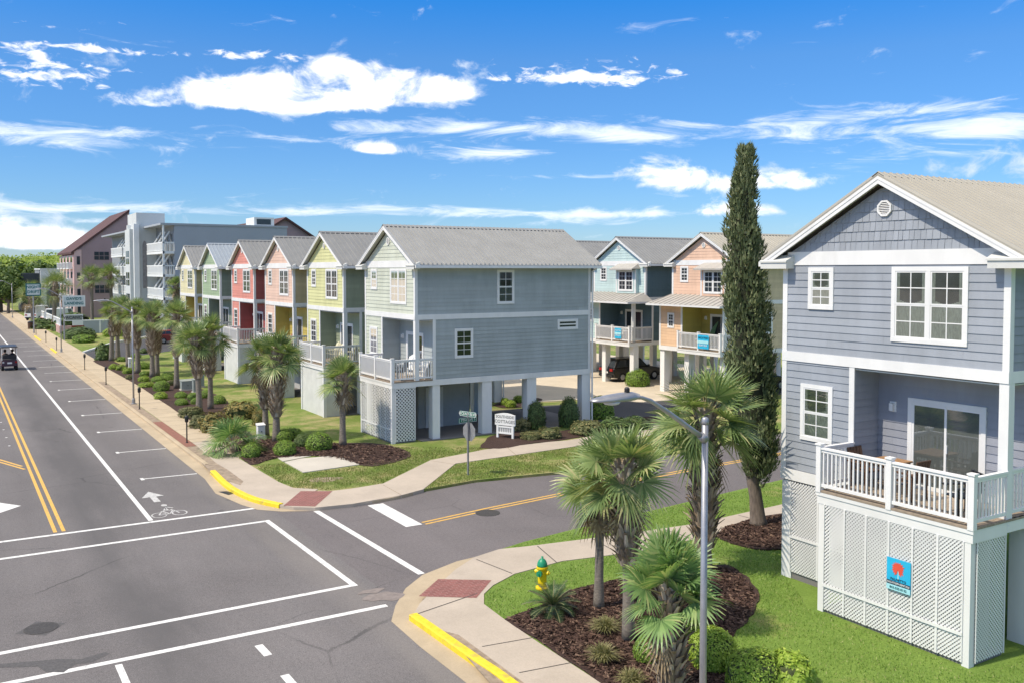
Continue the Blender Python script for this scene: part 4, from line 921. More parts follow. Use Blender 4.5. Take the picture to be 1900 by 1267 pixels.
# trunkless palms
def dwarf(label, x, y, seed, Rr, n, leaf):
    rng = random.Random(seed); root = empty('dwarf_palm', (x, y, .12), 0, label, 'dwarf palm'); ml, ms = MB(), MB()
    for i in range(n):
        t = i / (n - 1); frond(ml, ms, V((0, 0, .25)), i * 2.4 + rng.uniform(-.3, .3), R(82 - 75 * t + rng.uniform(-8, 8)), Rr * .55 * rng.uniform(.8, 1.2), Rr * .62, .4 + .7 * t, rng, 20)
    tb = MB(); tb.tube([(0, 0, -.05), (0, 0, .2), (0, 0, .5)], [.16, .2, .1], 10); tb.build('trunk', M['boot'], root); cr = weld(ml).build('crown', M[leaf], root); ms.build('frond_stem', M['frondstem'], cr)
x, y = P(432, 838); dwarf('low trunkless palm spreading beside the sidewalk near the brick strip', x, y, 31, 1.6, 26, 'palmleaf2')
def sago(label, x, y):
    rng = random.Random(44); root = empty('sago_palm', (x, y, .13), 0, label, 'sago palm'); ml, ms = MB(), MB()
    for i in range(34):
        t = i / 33; az = i * 2.4; el = R(78 - 72 * t); L = rng.uniform(.62, .8); d = V((math.cos(az), math.sin(az), 0)); pts = []
        for k in range(9):
            s = k / 8; pts.append(V((0, 0, .16)) + d * (L * s * math.cos(el * (1 - .3 * s))) + V((0, 0, L * s * math.sin(el) - .42 * L * s * s * (.4 + t))))
        ms.tube(pts, [.012] * 4 + [.008] * 5, 4, 0, False)
        for k in range(1, 28):
            s = k / 27 * 8; j = min(7, int(s)); p = pts[j].lerp(pts[j + 1], s - j); tg = (pts[j + 1] - pts[j]).normalized(); sd = tg.cross(V((0, 0, 1))).normalized(); ll = .17 * math.sin(math.pi * (.12 + .83 * k / 27)) + .03
            for sg in (-1, 1):
                q = p + (sd * sg + tg * .55 + V((0, 0, .25))).normalized() * ll; ml.add([p - tg * .009, p + tg * .009, q], ((0, 1, 2),))
    tb = MB(); tb.lathe((0, 0, 0), [(.15, -.02), (.17, .1), (.09, .22)], 10); tb.build('trunk', M['boot'], root); cr = ml.build('crown', M['sago'], root); ms.build('frond_stem', M['frondstem'], cr)
x, y = P(1026, 1138); sago('dark green sago palm rosette on the mulch in front of the hydrant', x, y)
# ------------------------------------------------------------------ the cypress
def cypress(label, x, y):
    rng = random.Random(77); root = empty('cypress_tree', (x, y, .14), 0, label, 'cypress'); H = 12.35
    prof = [(1.45, .08, .0), (1.75, .36, .05), (2.1, .56, .02), (3.03, .68, -.14), (4.77, .68, -.28), (6.5, .66, -.4), (8.23, .58, -.5), (9.6, .40, -.56), (10.6, .28, -.53), (11.3, .17, -.5), (11.8, .1, -.46), (12.1, .06, -.44)]
    def at(z):
        for (a, ra, ca), (b, rb_, cb) in zip(prof, prof[1:]):
            if z <= b: t = (z - a) / (b - a); return ra + (rb_ - ra) * t, ca + (cb - ca) * t
        return .03, -.44
    right = V((math.cos(PSI), -math.sin(PSI), 0))
    tr = MB(); tr.tube([right * o + V((0, 0, z)) for z, o in ((-.1, .04), (.15, .02), (.9, -.06), (1.7, -.2), (2.3, -.15), (4, 0), (7, -.25), (10, -.4))], [.34, .25, .2, .2, .22, .2, .12, .05], 14)
    for o1, z1_, o0, z0_ in ((-.5, 2.7, -.1, 1.5), (.35, 2.5, -.05, 1.4), (-.2, 2.8, -.15, 1.7)): tr.tube([right * o0 + V((0, 0, z0_)), right * (o0 + o1) * .6 + V((0, .1, (z0_ + z1_) / 2)), right * o1 + V((0, .1, z1_))], [.11, .09, .06], 8)
    tr.build('trunk', M['bark'], root, smooth=True)
    core = MB(); pts = []; rad = []  # solid dark core added inside the crown to block light
    z = 2.2
    while z < 11.8: r, c = at(z); pts.append(right * c + V((0, 0, z))); rad.append(r * .7); z += .4
    core.tube(pts, rad, 12); lf = MB()
    # overlapping upright tufts, each a spindle of small scale-like sprays
    for k in range(210):
        z = 1.6 + (11.75 - 1.6) * rng.random() ** .92; r, c = at(z); r *= .86; a = rng.uniform(0, 2 * math.pi); o = V((math.cos(a), math.sin(a), 0)); bulge = rng.uniform(.78, 1.1)
        ctr = right * c + o * (r * bulge * .93) + V((0, 0, z)); hh = rng.uniform(.32, .75) * (.6 + .5 * r); rr = rng.uniform(.14, .36) * (.5 + .7 * r)
        ax = (V((0, 0, 1)) + o * rng.uniform(.0, .35)).normalized()
        for j in range(130):
            u = rng.uniform(-1, 1); b = rng.uniform(0, 2 * math.pi); w = math.sqrt(max(0, 1 - u * u)) * rng.uniform(.75, 1.05); e1 = ax.cross(V((1, .3, 0))).normalized(); e2 = ax.cross(e1)
            rd = e1 * math.cos(b) + e2 * math.sin(b); p = ctr + ax * (u * hh) + rd * (rr * w); up = (ax + rd * rng.uniform(.0, .7) + V((rng.uniform(-.3, .3), rng.uniform(-.3, .3), 0))).normalized(); sd = up.cross(rd + V((rng.uniform(-.5, .5), rng.uniform(-.5, .5), 0))).normalized() * rng.uniform(.022, .042); l = rng.uniform(.09, .2)
            lf.add([p - sd, p + sd, p + up * l + sd * .3], ((0, 1, 2),))
    cr = lf.build('crown', M['cypress'], root); core.build('inner_core', M['cypcore'], cr, smooth=True)
x, y = P(1405, 973); cypress('tall narrow dark green cypress on the round mulch bed beside the blue grey cottage', x, y)
# ------------------------------------------------------------------ shrubs
def shrub_mesh(seed, n, size, lump=.1, flat=.8, spiky=0.):
    "unit dome (radius 1) of many small leaves over a dark twiggy core"
    rng = random.Random(seed); lf = MB(); ph = [V((rng.uniform(-9, 9), rng.uniform(-9, 9), rng.uniform(-9, 9))) for _ in range(2)]
    def rad(d): return 1 + lump * mnoise.noise(d * 1.7 + ph[0]) * 1.6 + lump * .6 * mnoise.noise(d * 4.5 + ph[1])
    for i in range(n):
        z = rng.uniform(-.45, 1); a = rng.uniform(0, 2 * math.pi); s = math.sqrt(1 - z * z); d = V((s * math.cos(a), s * math.sin(a), z)); r = rad(d) * rng.uniform(.86, 1.02 + spiky)
        p = V((d.x * r, d.y * r, d.z * r * flat)); nn = (d + V((rng.uniform(-.5, .5), rng.uniform(-.5, .5), rng.uniform(-.2, .7)))).normalized()
        t = nn.cross(V((rng.uniform(-1, 1), rng.uniform(-1, 1), rng.uniform(-1, 1)))).normalized(); b = nn.cross(t); k = size * rng.uniform(.6, 1.25)
        lf.add([p - t * k * .5, p + b * k, p + t * k * .5, p - b * k * .9], ((0, 1, 2, 3),))
    co = MB(); co.lathe((0, 0, 0), [(.55, -.4), (.84, -.15), (.88, .15 * flat), (.76, .5 * flat), (.45, .78 * flat), (.05, .88 * flat)], 14)
    return lf, co
SH = {}
def shrub(label, x, y, rx, h, kind='box', group=None, name='shrub', cat='shrub', n=2400, size=.075, lump=.08, rz=None):
    rng = random.Random(int(x * 97 + y * 31)); var = rng.randrange(3); key = (kind, n, var)
    if key not in SH:
        lf, co = shrub_mesh(len(SH) + 5, n, size, lump, 1.)
        a = lf.build('foliage', M[kind]); c = co.build('twigs', M['twig'], None, smooth=True); col.objects.unlink(a); col.objects.unlink(c); SH[key] = (a.data, c.data)
    root = empty(name, (x, y, .12), rng.uniform(0, 6) if rz is None else rz, label, cat, group)
    for nm, me in zip(('foliage', 'twigs'), SH[key]):
        o = bpy.data.objects.new(nm, me); col.objects.link(o); o.parent = root; o.scale = (rx * rng.uniform(.94, 1.06), rx * rng.uniform(.94, 1.06), h / 1.4); o.location = (0, 0, h * .3)
    return root
def mpp(px, py):                                  # metres per photo pixel at a ground point
    x, y = gp(px, py); return (x * math.sin(PSI) + y * math.cos(PSI)) / FPX
def sh(label, px, py, w, h, kind='box', **k):
    "px, py: foot of the shrub; w, h: its width and height in the photograph"
    s = mpp(px, py); x, y = gp(px, py - h * .12, .12); r = w * s / 2
    return shrub(label, x, y, r, max(h * s - .12 * r, .3) * 1.02, kind, **k)
# round clipped shrubs by the lamp post
sh('round clipped shrub left of the short palm near the lamp post', 1208, 1228, 64, 52, n=5200, size=.065)
sh('round clipped shrub just left of the lamp post base, behind the short palm', 1275, 1180, 50, 40, n=5200, size=.065)
sh('larger round clipped shrub right of the lamp post', 1322, 1240, 96, 74, 'boxlime', n=5200, size=.065)
sh('wide clipped lime green shrub at the bottom edge of the lawn', 1398, 1284, 108, 80, 'boxlime', n=5200, size=.06)
sh('loose leafy bush with larger leaves, rightmost at the lawn edge', 1466, 1280, 92, 70, 'boxlime', n=4200, size=.11, lump=.18)
# corner bed
G1 = 'clipped shrubs in the corner bed'
sh('clipped shrub nearest the sidewalk in the corner bed', 466, 850, 36, 28, n=2400, group=G1); sh('clipped shrub beside the small concrete pad', 529, 845, 44, 28, n=2400, group=G1)
sh('largest clipped shrub of the corner bed, nearest the single palm', 592, 836, 52, 34, n=2400, group=G1); sh('darker clipped shrub between two bright ones in the corner bed', 562, 829, 36, 24, 'boxdark', n=2400, group=G1)
sh('clipped shrub right behind the paired palms of the corner bed', 541, 814, 42, 22, n=2400, group=G1); sh('small clipped shrub touching the right palm of the corner pair', 527, 820, 34, 24, n=2400, group=G1)
# beside the pale green cottage
sh('tall oval shrub right of the white cottages sign', 994, 801, 40, 56, 'boxdark', n=2400, lump=.14); sh('tall oval shrub in the middle of the row under the pale green cottage', 1056, 797, 40, 58, 'boxdark', n=2400, lump=.14)
sh('broad round bright shrub at the end post of the pale green cottage', 1113, 780, 54, 44, n=2400); sh('round shrub in front of the parked black suv', 1183, 719, 48, 34, n=2400)
for i, (a, b, w, h, k, l) in enumerate(((1145, 806, 80, 32, 'boxdark', 'low spreading juniper mound at the right end of the sign bed'), (1090, 806, 70, 28, 'olive', 'low grey green mound between the oval shrubs'), (1180, 796, 60, 24, 'boxdark', 'flat dark mound farthest right in the sign bed'),
                                       (1020, 814, 46, 22, 'olive', 'olive mound in front of the oval shrubs'), (968, 800, 36, 24, 'strawgrass', 'dry brownish mound just right of the white sign'), (985, 815, 40, 16, 'olive', 'low straggly mound behind the white sign'))):
    sh(l, a, b, w, h, k, lump=.25, n=1800, size=.1)
for a, b, w, h, l in ((937, 752, 18, 14, 'small lime shrub seen under the pale green cottage, left of three'), (948, 756, 22, 14, 'lime shrub seen under the pale green cottage, nearest of three'), (962, 747, 20, 14, 'lime shrub seen under the pale green cottage, right of three')): sh(l, a, b, w, h, 'boxlime', n=900, size=.13)
sh('lime shrub at the foot of the peach cottage columns', 1345, 727, 120, 28, 'boxlime', n=1800, size=.1)
# long bed by the main street
LB = 'shrubs of the long bed beside the main street'
def z8(a, b): return a / 3.168, 560 + b / 3.168
lb = [(853, 437, 62, 34, 'box', 'clipped shrub at the top of a cluster of three right of the middle street lamp'), (845, 470, 68, 36, 'boxlime', 'bright shrub in the middle of the cluster of three right of the middle street lamp'), (860, 502, 92, 34, 'boxlime', 'lowest bright shrub of the cluster of three right of the middle street lamp'),
      (950, 528, 98, 66, 'box', 'largest domed shrub, alone in the mulch left of the single palm'), (945, 572, 74, 44, 'boxlime', 'ragged lime shrub at the foot of the largest dome'), (1066, 566, 78, 40, 'box', 'domed shrub directly below the utility boxes'), (1068, 608, 84, 42, 'box', 'front domed shrub nearest the sidewalk below the utility boxes'),
      (1140, 578, 74, 46, 'box', 'domed shrub touching the left of the paired palms'), (1150, 602, 60, 40, 'box', 'small dome hidden behind the left paired palm trunk'), (1205, 568, 74, 50, 'box', 'dome between the two paired palm trunks'), (1285, 602, 96, 56, 'box', 'wide dome right of the paired palms'),
      (668, 398, 52, 34, 'boxlime', 'lime shrub leftmost in the far cluster'), (712, 404, 60, 36, 'boxlime', 'lime shrub second in the far cluster'), (752, 424, 60, 40, 'boxlime', 'lime shrub rightmost in the far cluster'), (760, 456, 46, 30, 'olive', 'dull shrub below the far lime cluster'),
      (930, 470, 90, 36, 'box', 'low shrub on the lawn edge behind the largest dome'), (985, 462, 80, 34, 'box', 'low shrub on the lawn edge left of the single palm'), (1000, 492, 64, 34, 'olive', 'olive shrub touching the single palm trunk'), (845, 305, 46, 30, 'boxdark', 'dark shrub by the far grey entrance'), (800, 330, 60, 30, 'box', 'shrub between the far palms and the lawn'),
      (840, 395, 92, 44, 'box', 'spreading shrub under the paired palms in front of the cream cottage'), (716, 352, 60, 30, 'box', 'shrub behind the far lime cluster'), (985, 440, 70, 24, 'box', 'flat shrub at the lawn edge behind the single palm')]
for a, b, w, h, k, l in lb:
    px, py = z8(a, b); sh(l, px, py, w / 3.168, h / 3.168, k, group=LB, n=1800 if k != 'olive' else 1200, size=.085 if k != 'olive' else .12, lump=.1 if k == 'box' else .2)
px, py = z8(612, 350); sh('big dark leafy bush at the corner of the motel driveway', px, py, 32, 30, 'boxdark', n=1500, size=.17, lump=.25)
sh('rust coloured bush behind the trunkless palm', 398, 803, 54, 34, 'rust', n=1800, size=.11, lump=.3); sh('olive bush left of the rust coloured bush', 372, 795, 40, 26, 'olive', n=1800, size=.11, lump=.3)
sh('yellowish feathery bush behind the trunkless palm on the lawn side', 448, 778, 60, 34, 'rust', n=1800, size=.11, lump=.3); sh('olive straggly bush behind the utility palms', 355, 775, 44, 22, 'olive', n=1800, size=.11, lump=.3); sh('orange leaved bush left of the paired palms near the corner', 480, 790, 24, 26, 'rust', n=1800, size=.11, lump=.3)
# tussocks of straw coloured grass
def tussock(label, px, py, r, h, seed):
    rng = random.Random(seed); x, y = P(px, py); mb = MB()
    for i in range(420):
        a = rng.uniform(0, 6.283); el = R(rng.uniform(25, 88)); L = rng.uniform(.6, 1.0); d = V((math.cos(a) * math.cos(el) * r, math.sin(a) * math.cos(el) * r, math.sin(el) * h)) * L; s = V((-math.sin(a), math.cos(a), 0)) * .007; b = V((rng.uniform(-.08, .08), rng.uniform(-.08, .08), 0)); m = b + d * .6 + V((0, 0, .06)); e = b + d + V((0, 0, -.12 * h))
        mb.add([b - s, b + s, m + s, m - s, e], ((0, 1, 2, 3), (3, 2, 4)))
    o = mb.build('grass_tussock', M['strawgrass']); o.location = (x, y, .12); tag(o, label, 'ornamental grass', 'straw tussocks beneath the foreground palms')
tussock('straw coloured grass tussock beside the bare trunk of the hydrant palm', 1122, 1172, .62, .42, 1); tussock('straw coloured grass tussock in the middle of the mulch, below another', 1118, 1228, .58, .5, 2); tussock('straw coloured grass tussock nearest the sidewalk at the picture bottom', 1172, 1275, .5, .45, 3)
# ------------------------------------------------------------------ mown grass blades (nobody could count them)
def pip(x, y, poly):
    c = False; j = len(poly) - 1
    for i in range(len(poly)):
        xi, yi = poly[i]; xj, yj = poly[j]
        if (yi > y) != (yj > y) and x < (xj - xi) * (y - yi) / (yj - yi) + xi: c = not c
        j = i
    return c
M['blade'] = leafmat('grass_blade', (.14, .235, .04), (.24, .36, .075), (.42, .42, .18), .25, .6)
M['blade2'] = leafmat('dry_grass_blade', (.14, .19, .04), (.22, .26, .065), (.42, .36, .18), .25, .6)
def blades(name, poly, holes, n, m, seed, h=(.025, .06), w=.011):
    rng = random.Random(seed); xs = [p[0] for p in poly]; ys = [p[1] for p in poly]; mb = MB(); k = 0
    while k < n:
        x, y = rng.uniform(min(xs), max(xs)), rng.uniform(min(ys), max(ys)); k += 1
        if not pip(x, y, poly) or any(pip(x, y, q) for q in holes): continue
        if mnoise.noise(V((x * .8, y * .8, seed))) < rng.uniform(-.7, .1): continue
        a = rng.uniform(0, 6.283); hh = rng.uniform(*h); mb.add([(x - math.cos(a) * w, y - math.sin(a) * w, .1), (x + math.cos(a) * w, y + math.sin(a) * w, .1), (x + rng.uniform(-.03, .03), y + rng.uniform(-.03, .03), .1 + hh)], ((0, 1, 2),))
    return tag(mb.build(name, M[m]), kind='stuff')
mul = GP((937, 1149), (997, 1126), (1057, 1096), (1100, 1086), (1180, 1068), (1260, 1054), (1326, 1049), (1368, 1056), (1407, 1104), (1391, 1146), (1356, 1185), (1368, 1217), (1345, 1240), (1350, 1290), (1180, 1310), (1113, 1267))
mul2 = GP((1328, 995), (1345, 980), (1405, 962), (1470, 955), (1490, 985), (1470, 1012), (1430, 1021), (1365, 1011))
blades('grass', GP((902, 1103), (958, 1066), (1043, 1042), (1131, 1031), (1289, 1001), (1454, 959)) + [(25.5, 21.8), (19, 16.7), (17.4, 14.6), (17.4, 10.4), (24, 10.2), (24, 8), (12.2, 8), (12.0, 12.0)] + GP((1113, 1262), (936, 1146), (902, 1122)), [mul, mul2, [(17.5, 10.6), (19.3, 10.6), (19.3, 17), (17.5, 14.7)]], 95000, 'blade', 11)
blades('grass', GP((940, 1017), (1090, 998), (1289, 970), (1454, 933), (1454, 892), (1260, 936), (1084, 978), (973, 1006)), [], 16000, 'blade', 12)
blades('grass', GP((460, 855), (517, 893), (544, 904), (613, 909), (711, 896), (799, 852), (900, 833), (890, 830), (725, 829), (760, 848), (667, 864), (563, 878), (528, 859), (470, 863)), [], 26000, 'blade2', 13, (.03, .07), .016)
blades('grass', GP((787, 907), (846, 861), (900, 853), (1040, 833), (1215, 807), (1290, 801), (1290, 830), (1215, 844), (1039, 873), (880, 889)), [], 26000, 'blade2', 14, (.03, .07), .016)
# ------------------------------------------------------------------ trees far off
def leafy_tree(label, x, y, h, r, seed, kind='treeleaf', n=3600, group=None, blobs=16):
    rng = random.Random(seed); root = empty('broadleaf_tree', (x, y, 0), 0, label, 'tree', group); lf = MB(); tk = MB()
    tk.tube([(0, 0, -.2), (.1, 0, h * .3), (0, .1, h * .6)], [r * .1, r * .07, r * .04], 8)
    for b in range(blobs):
        a = rng.uniform(0, 6.28); q = rng.uniform(0, .72) * r; c = V((math.cos(a) * q, math.sin(a) * q, h * rng.uniform(.45, .86))); rr = r * rng.uniform(.28, .46)
        if b < 5: tk.tube([(0, 0, h * .3), tuple(c * .55 + V((0, 0, h * .15))), tuple(c)], [r * .045, r * .03, r * .01], 5)
        for i in range(n // blobs):
            d = V((rng.gauss(0, 1), rng.gauss(0, 1), rng.gauss(0, 1))).normalized(); p = c + d * rr * rng.uniform(.6, 1.05); nn = (d + V((rng.uniform(-.8, .8),) * 3)).normalized(); t = nn.cross(V((rng.uniform(-1, 1), rng.uniform(-1, 1), .3))).normalized(); bb = nn.cross(t); k = r * rng.uniform(.035, .07)
            lf.add([p - t * k, p + bb * k, p + t * k, p - bb * k], ((0, 1, 2, 3),))
    tk.build('trunk', M['bark'], root); lf.build('crown', M[kind], root)
leafy_tree('dark leafy tree at the left picture edge beyond the far lamps', 8.6, 205, 8.5, 6, 1); leafy_tree('leafy tree just left of the dark framed sign', 9.6, 196, 7.0, 3.2, 2); leafy_tree('broad tree behind the white parked vans', 14.5, 230, 9.5, 7, 3); leafy_tree('far tree beside the road where it meets the horizon', 9.0, 285, 9, 8, 4)
leafy_tree('distant tree top showing between the grey roofs left of the teal cottage', 58.5, 110, 13.0, 5.0, 6)
def forest():
    rng = random.Random(9); mb = MB(); lf = MB()
    def hgt(x, y): return 3.4 + (y - 260) * .036 + 3.0 * max(0, min(1, (x + 40) / 190)) + 2.4 * mnoise.noise(V((x * .03, y * .03, 0))) + 1.6 * mnoise.noise(V((x * .11, y * .11, 3)))
    nx, ny = 90, 50; X = [-45 + 305 * i / nx for i in range(nx + 1)]; Y = [260 + 330 * j / ny for j in range(ny + 1)]
    for j in range(ny + 1):
        for i in range(nx + 1): mb.v.append((X[i], Y[j], hgt(X[i], Y[j]) - 1.2))
    for j in range(ny):
        for i in range(nx): a = j * (nx + 1) + i; mb.f.append((a, a + 1, a + nx + 2, a + nx + 1)); mb.m.append(0)
    for i in range(nx): mb.quad((X[i], Y[0], 0), (X[i + 1], Y[0], 0), mb.v[i + 1], mb.v[i])
    for k in range(34000):
        x = rng.uniform(-45, 260); y = 258 + 330 * rng.random() ** 1.6; z = hgt(x, y) + rng.uniform(-1.4, .7); s = rng.uniform(.35, .8)
        if rng.random() < .12: y = 258 + rng.uniform(-2, 2); z = rng.uniform(0, hgt(x, 260))
        n = V((rng.uniform(-1, 1), rng.uniform(-.8, .5), rng.uniform(.3, 1))).normalized(); t = n.cross(V((rng.uniform(-1, 1), 1, 0))).normalized(); b = n.cross(t); p = V((x, y, z))
        lf.add([p - t * s, p + b * s, p + t * s, p - b * s], ((0, 1, 2, 3),))
    b0 = len(mb.v); mb.v += lf.v; mb.f += [tuple(b0 + i for i in f) for f in lf.f]; mb.m += [0] * len(lf.f)
    tag(mb.build('forest', M['hill_leaf']), kind='stuff')
forest()

def tree_belt():
    rng = random.Random(21); lf = MB()
    def hgt(x, y): return 5.6 + 2.2 * mnoise.noise(V((x * .05, y * .05, 8))) + 1.6 * mnoise.noise(V((x * .16, y * .16, 2)))
    for k in range(15000):
        x = 118 + 46 * rng.random() ** 1.5; y = rng.uniform(-90, 175); t = rng.random(); z = hgt(x, y) * (1 - t ** 3 * (.95 if x < 126 else .3)) + rng.uniform(-.5, .5); s = rng.uniform(.4, .9)
        n = V((rng.uniform(-1, .3), rng.uniform(-1, .6), rng.uniform(.1, 1))).normalized(); a = n.cross(V((rng.uniform(-1, 1), 1, .2))).normalized(); b = n.cross(a); p = V((x, y, max(z, .3)))
        lf.add([p - a * s, p + b * s, p + a * s, p - b * s], ((0, 1, 2, 3),))
    tag(lf.build('tree_belt', M['treeleaf']), kind='stuff')
tree_belt()
# ================================================================== STREET FURNITURE, SIGNS, VEHICLES, PORCH THINGS
M['signgreen'] = mat('sign_green', (.02, .16, .10), .4, .06, 3); M['lens'] = mat('lamp_lens', (.55, .56, .55), .25, .05, 9)
M['hyd_y'] = mat('hydrant_yellow', (.78, .56, .01), .4, .1, 8); M['hyd_g'] = mat('hydrant_green', (.02, .26, .13), .35, .1, 8)
M['signwhite'] = mat('sign_white', (.8, .8, .78), .5, .03, 2); M['ink'] = mat('sign_ink', (.05, .06, .065), .6, .1, 4); M['letter'] = mat('letter_white', (.8, .8, .78), .5, .02, 3); M['greyink'] = mat('grey_ink', (.3, .3, .29), .6, .05, 4)
M['signblue'] = mat('sign_blue', (.03, .45, .72), .4, .05, 3); M['signred'] = mat('sign_coral', (.75, .10, .06), .45, .08, 6); M['palecyan'] = mat('sign_pale_blue', (.38, .72, .78), .4, .04, 3); M['navy'] = mat('sign_navy', (.02, .05, .09), .4, .1, 3); M['teal_ink'] = mat('teal_ink', (.02, .14, .15), .5, .1, 4)
M['signpale'] = mat('sign_pale', (.55, .62, .62), .5, .05, 3); M['cab'] = mat('cabinet_grey', (.27, .30, .27), .6, .1, 3)
def lettering(txt, parent, loc, u, n, size, m, align='CENTER', sx=1., bold=0.):
    "raised letters on a face: u is the reading direction, n points out of the face"
    cu = bpy.data.curves.new('lettering', 'FONT'); cu.body = txt; cu.size = size; cu.extrude = .004; cu.offset = bold * size; cu.align_x = align; cu.align_y = 'CENTER'; cu.space_character = 1.05; cu.resolution_u = 3
    t = bpy.data.objects.new('lettering', cu); col.objects.link(t); dg = bpy.context.evaluated_depsgraph_get(); me = bpy.data.meshes.new_from_object(t.evaluated_get(dg)); bpy.data.objects.remove(t)
    me.materials.clear(); me.materials.append(m); o = bpy.data.objects.new('lettering', me); col.objects.link(o); o.parent = parent
    u, n = V(u).normalized(), V(n).normalized(); up = n.cross(u); mx = Matrix((u * sx, up, n)).transposed().to_4x4(); mx.translation = V(loc) + n * .006; me.transform(mx); return o
# ---- street lamps
def lamp(label, x, y):
    r = empty('street_lamp', (x, y, .11), 0, label, 'street lamp', 'cobra head street lamps')
    b = MB(); b.lathe((0, 0, 0), [(.16, 0), (.16, .03), (.1, .05), (.095, .3), (.075, .34)], 16); b.build('base', M['steel'], r, smooth=False)
    p = MB(); p.tube([(0, 0, 0), (0, 0, 2.4), (0, 0, 5.78)], [.057, .053, .048], 16); p.lathe((0, 0, 5.76), [(.052, 0), (.056, .03), (.052, .09), (.03, .11)], 14); p.build('pole', M['steel'], r, smooth=True)
    a = MB(); a.tube([(-.04, 0, 5.56), (-.3, 0, 5.72), (-.72, 0, 5.99), (-1.08, 0, 6.2), (-1.25, 0, 6.26), (-1.4, 0, 6.27)], [.042, .04, .036, .032, .028, .026], 12); a.tube([(0, 0, 5.52), (-.09, 0, 5.6)], [.07, .06], 10); a.build('arm', M['steel'], r, smooth=True)
    h = MB(); st = [(-1.3, .045, .05), (-1.42, .09, .085), (-1.6, .14, .09), (-1.85, .15, .07), (-2.06, .115, .045), (-2.16, .04, .02)]; n = 12
    for k, (xx, w, t) in enumerate(st):
        for j in range(n): q = 2 * math.pi * j / n; h.v.append((xx, w * math.cos(q), 6.27 + (t if math.sin(q) > 0 else t * .45) * math.sin(q) - .0))
    for k in range(len(st) - 1):
        for j in range(n): h.f.append((k * n + j, k * n + (j + 1) % n, (k + 1) * n + (j + 1) % n, (k + 1) * n + j)); h.m.append(0)
    h.f += [tuple(range(n)), tuple(range((len(st) - 1) * n, len(st) * n))]; h.m += [0, 0]; hd = h.build('lamp_head', M['steel'], r, smooth=True)
    l = MB(); l.lathe((-1.8, 0, 6.19), [(.02, .0), (.1, .015), (.14, .06)], 14); l.build('lens', M['lens'], hd, smooth=True)
    c = MB(); c.lathe((-1.52, 0, 6.34), [(.04, 0), (.04, .07), (.02, .09)], 10); c.build('photocell', M['black'], hd)
lamp('grey street lamp standing close at the picture bottom, its arm pointing left over the shrubs', 9.75, 10.16)
lamp('street lamp rising from the long planted bed, left of the palms', 9.48, 59.05); lamp('street lamp standing in front of the pink motel signs', 9.49, 100.5); lamp('farthest street lamp near the white vans', 9.3, 177)
# ---- parking meters
def meter(label, x, y, h=1.28):
    r = empty('parking_meter', (x, y, .115), 0, label, 'parking meter', 'parking meters along the kerb')
    p = MB(); p.lathe((0, 0, 0), [(.06, 0), (.06, .02), (.032, .04), (.03, h - .3)], 10); p.build('post', M['black'], r)
    h_ = MB(); h_.lathe((0, 0, h - .32), [(.05, 0), (.085, .05), (.095, .2), (.085, .27), (.045, .33), (.005, .345)], 12); hd = h_.build('meter_head', M['black'], r, smooth=True)
    g = MB(); g.box(-.07, .07, -.1, -.088, h - .14, h - .05); g.build('display', M['dglass'], hd)
for l, x, y in (('parking meter nearest the yellow kerb, on the brick strip', 9.43, 44.3), ('parking meter beside the middle street lamp', 9.4, 56.6), ('parking meter beyond the middle street lamp', 9.44, 70.1), ('parking meter opposite the motel driveway corner', 9.4, 81.6), ('parking meter just beyond the third street lamp', 9.3, 103.1), ('parking meter near the pink wall, farthest but one', 9.3, 114.9), ('farthest visible parking meter by the trash bin', 9.35, 129)): meter(l, x, y)
# ---- hydrant
def hydrant(x, y):
    r = empty('fire_hydrant', (x, y, .11), R(-60), 'yellow fire hydrant with green cap on the grass by the corner', 'fire hydrant')
    b = MB(); b.lathe((0, 0, 0), [(.17, 0), (.17, .04), (.115, .05), (.11, .1), (.115, .3), (.125, .5), (.15, .52), (.15, .56), (.12, .57)], 20); b.build('barrel', M['hyd_y'], r, smooth=False)
    c = MB(); c.lathe((0, 0, .57), [(.135, 0), (.135, .03), (.125, .08), (.095, .15), (.05, .19), (.03, .2), (.03, .25), (.005, .255)], 20); c.build('bonnet', M['hyd_g'], r, smooth=True)
    for d, rr, l in (((0, -1, 0), .075, .2), ((1, 0, 0), .055, .19), ((-1, 0, 0), .055, .19)):
        n = MB(); d = V(d); o = V((0, 0, .42)); n.tube([o + d * .08, o + d * (l - .05), o + d * (l - .05), o + d * l], [rr * .85, rr * .85, rr, rr], 12); n.tube([o + d * l, o + d * (l + .03)], [.02, .02], 6); n.build('outlet_cap', M['hyd_y'] if l < .195 else M['hyd_g'], r)
hydrant(12.74, 19.1)
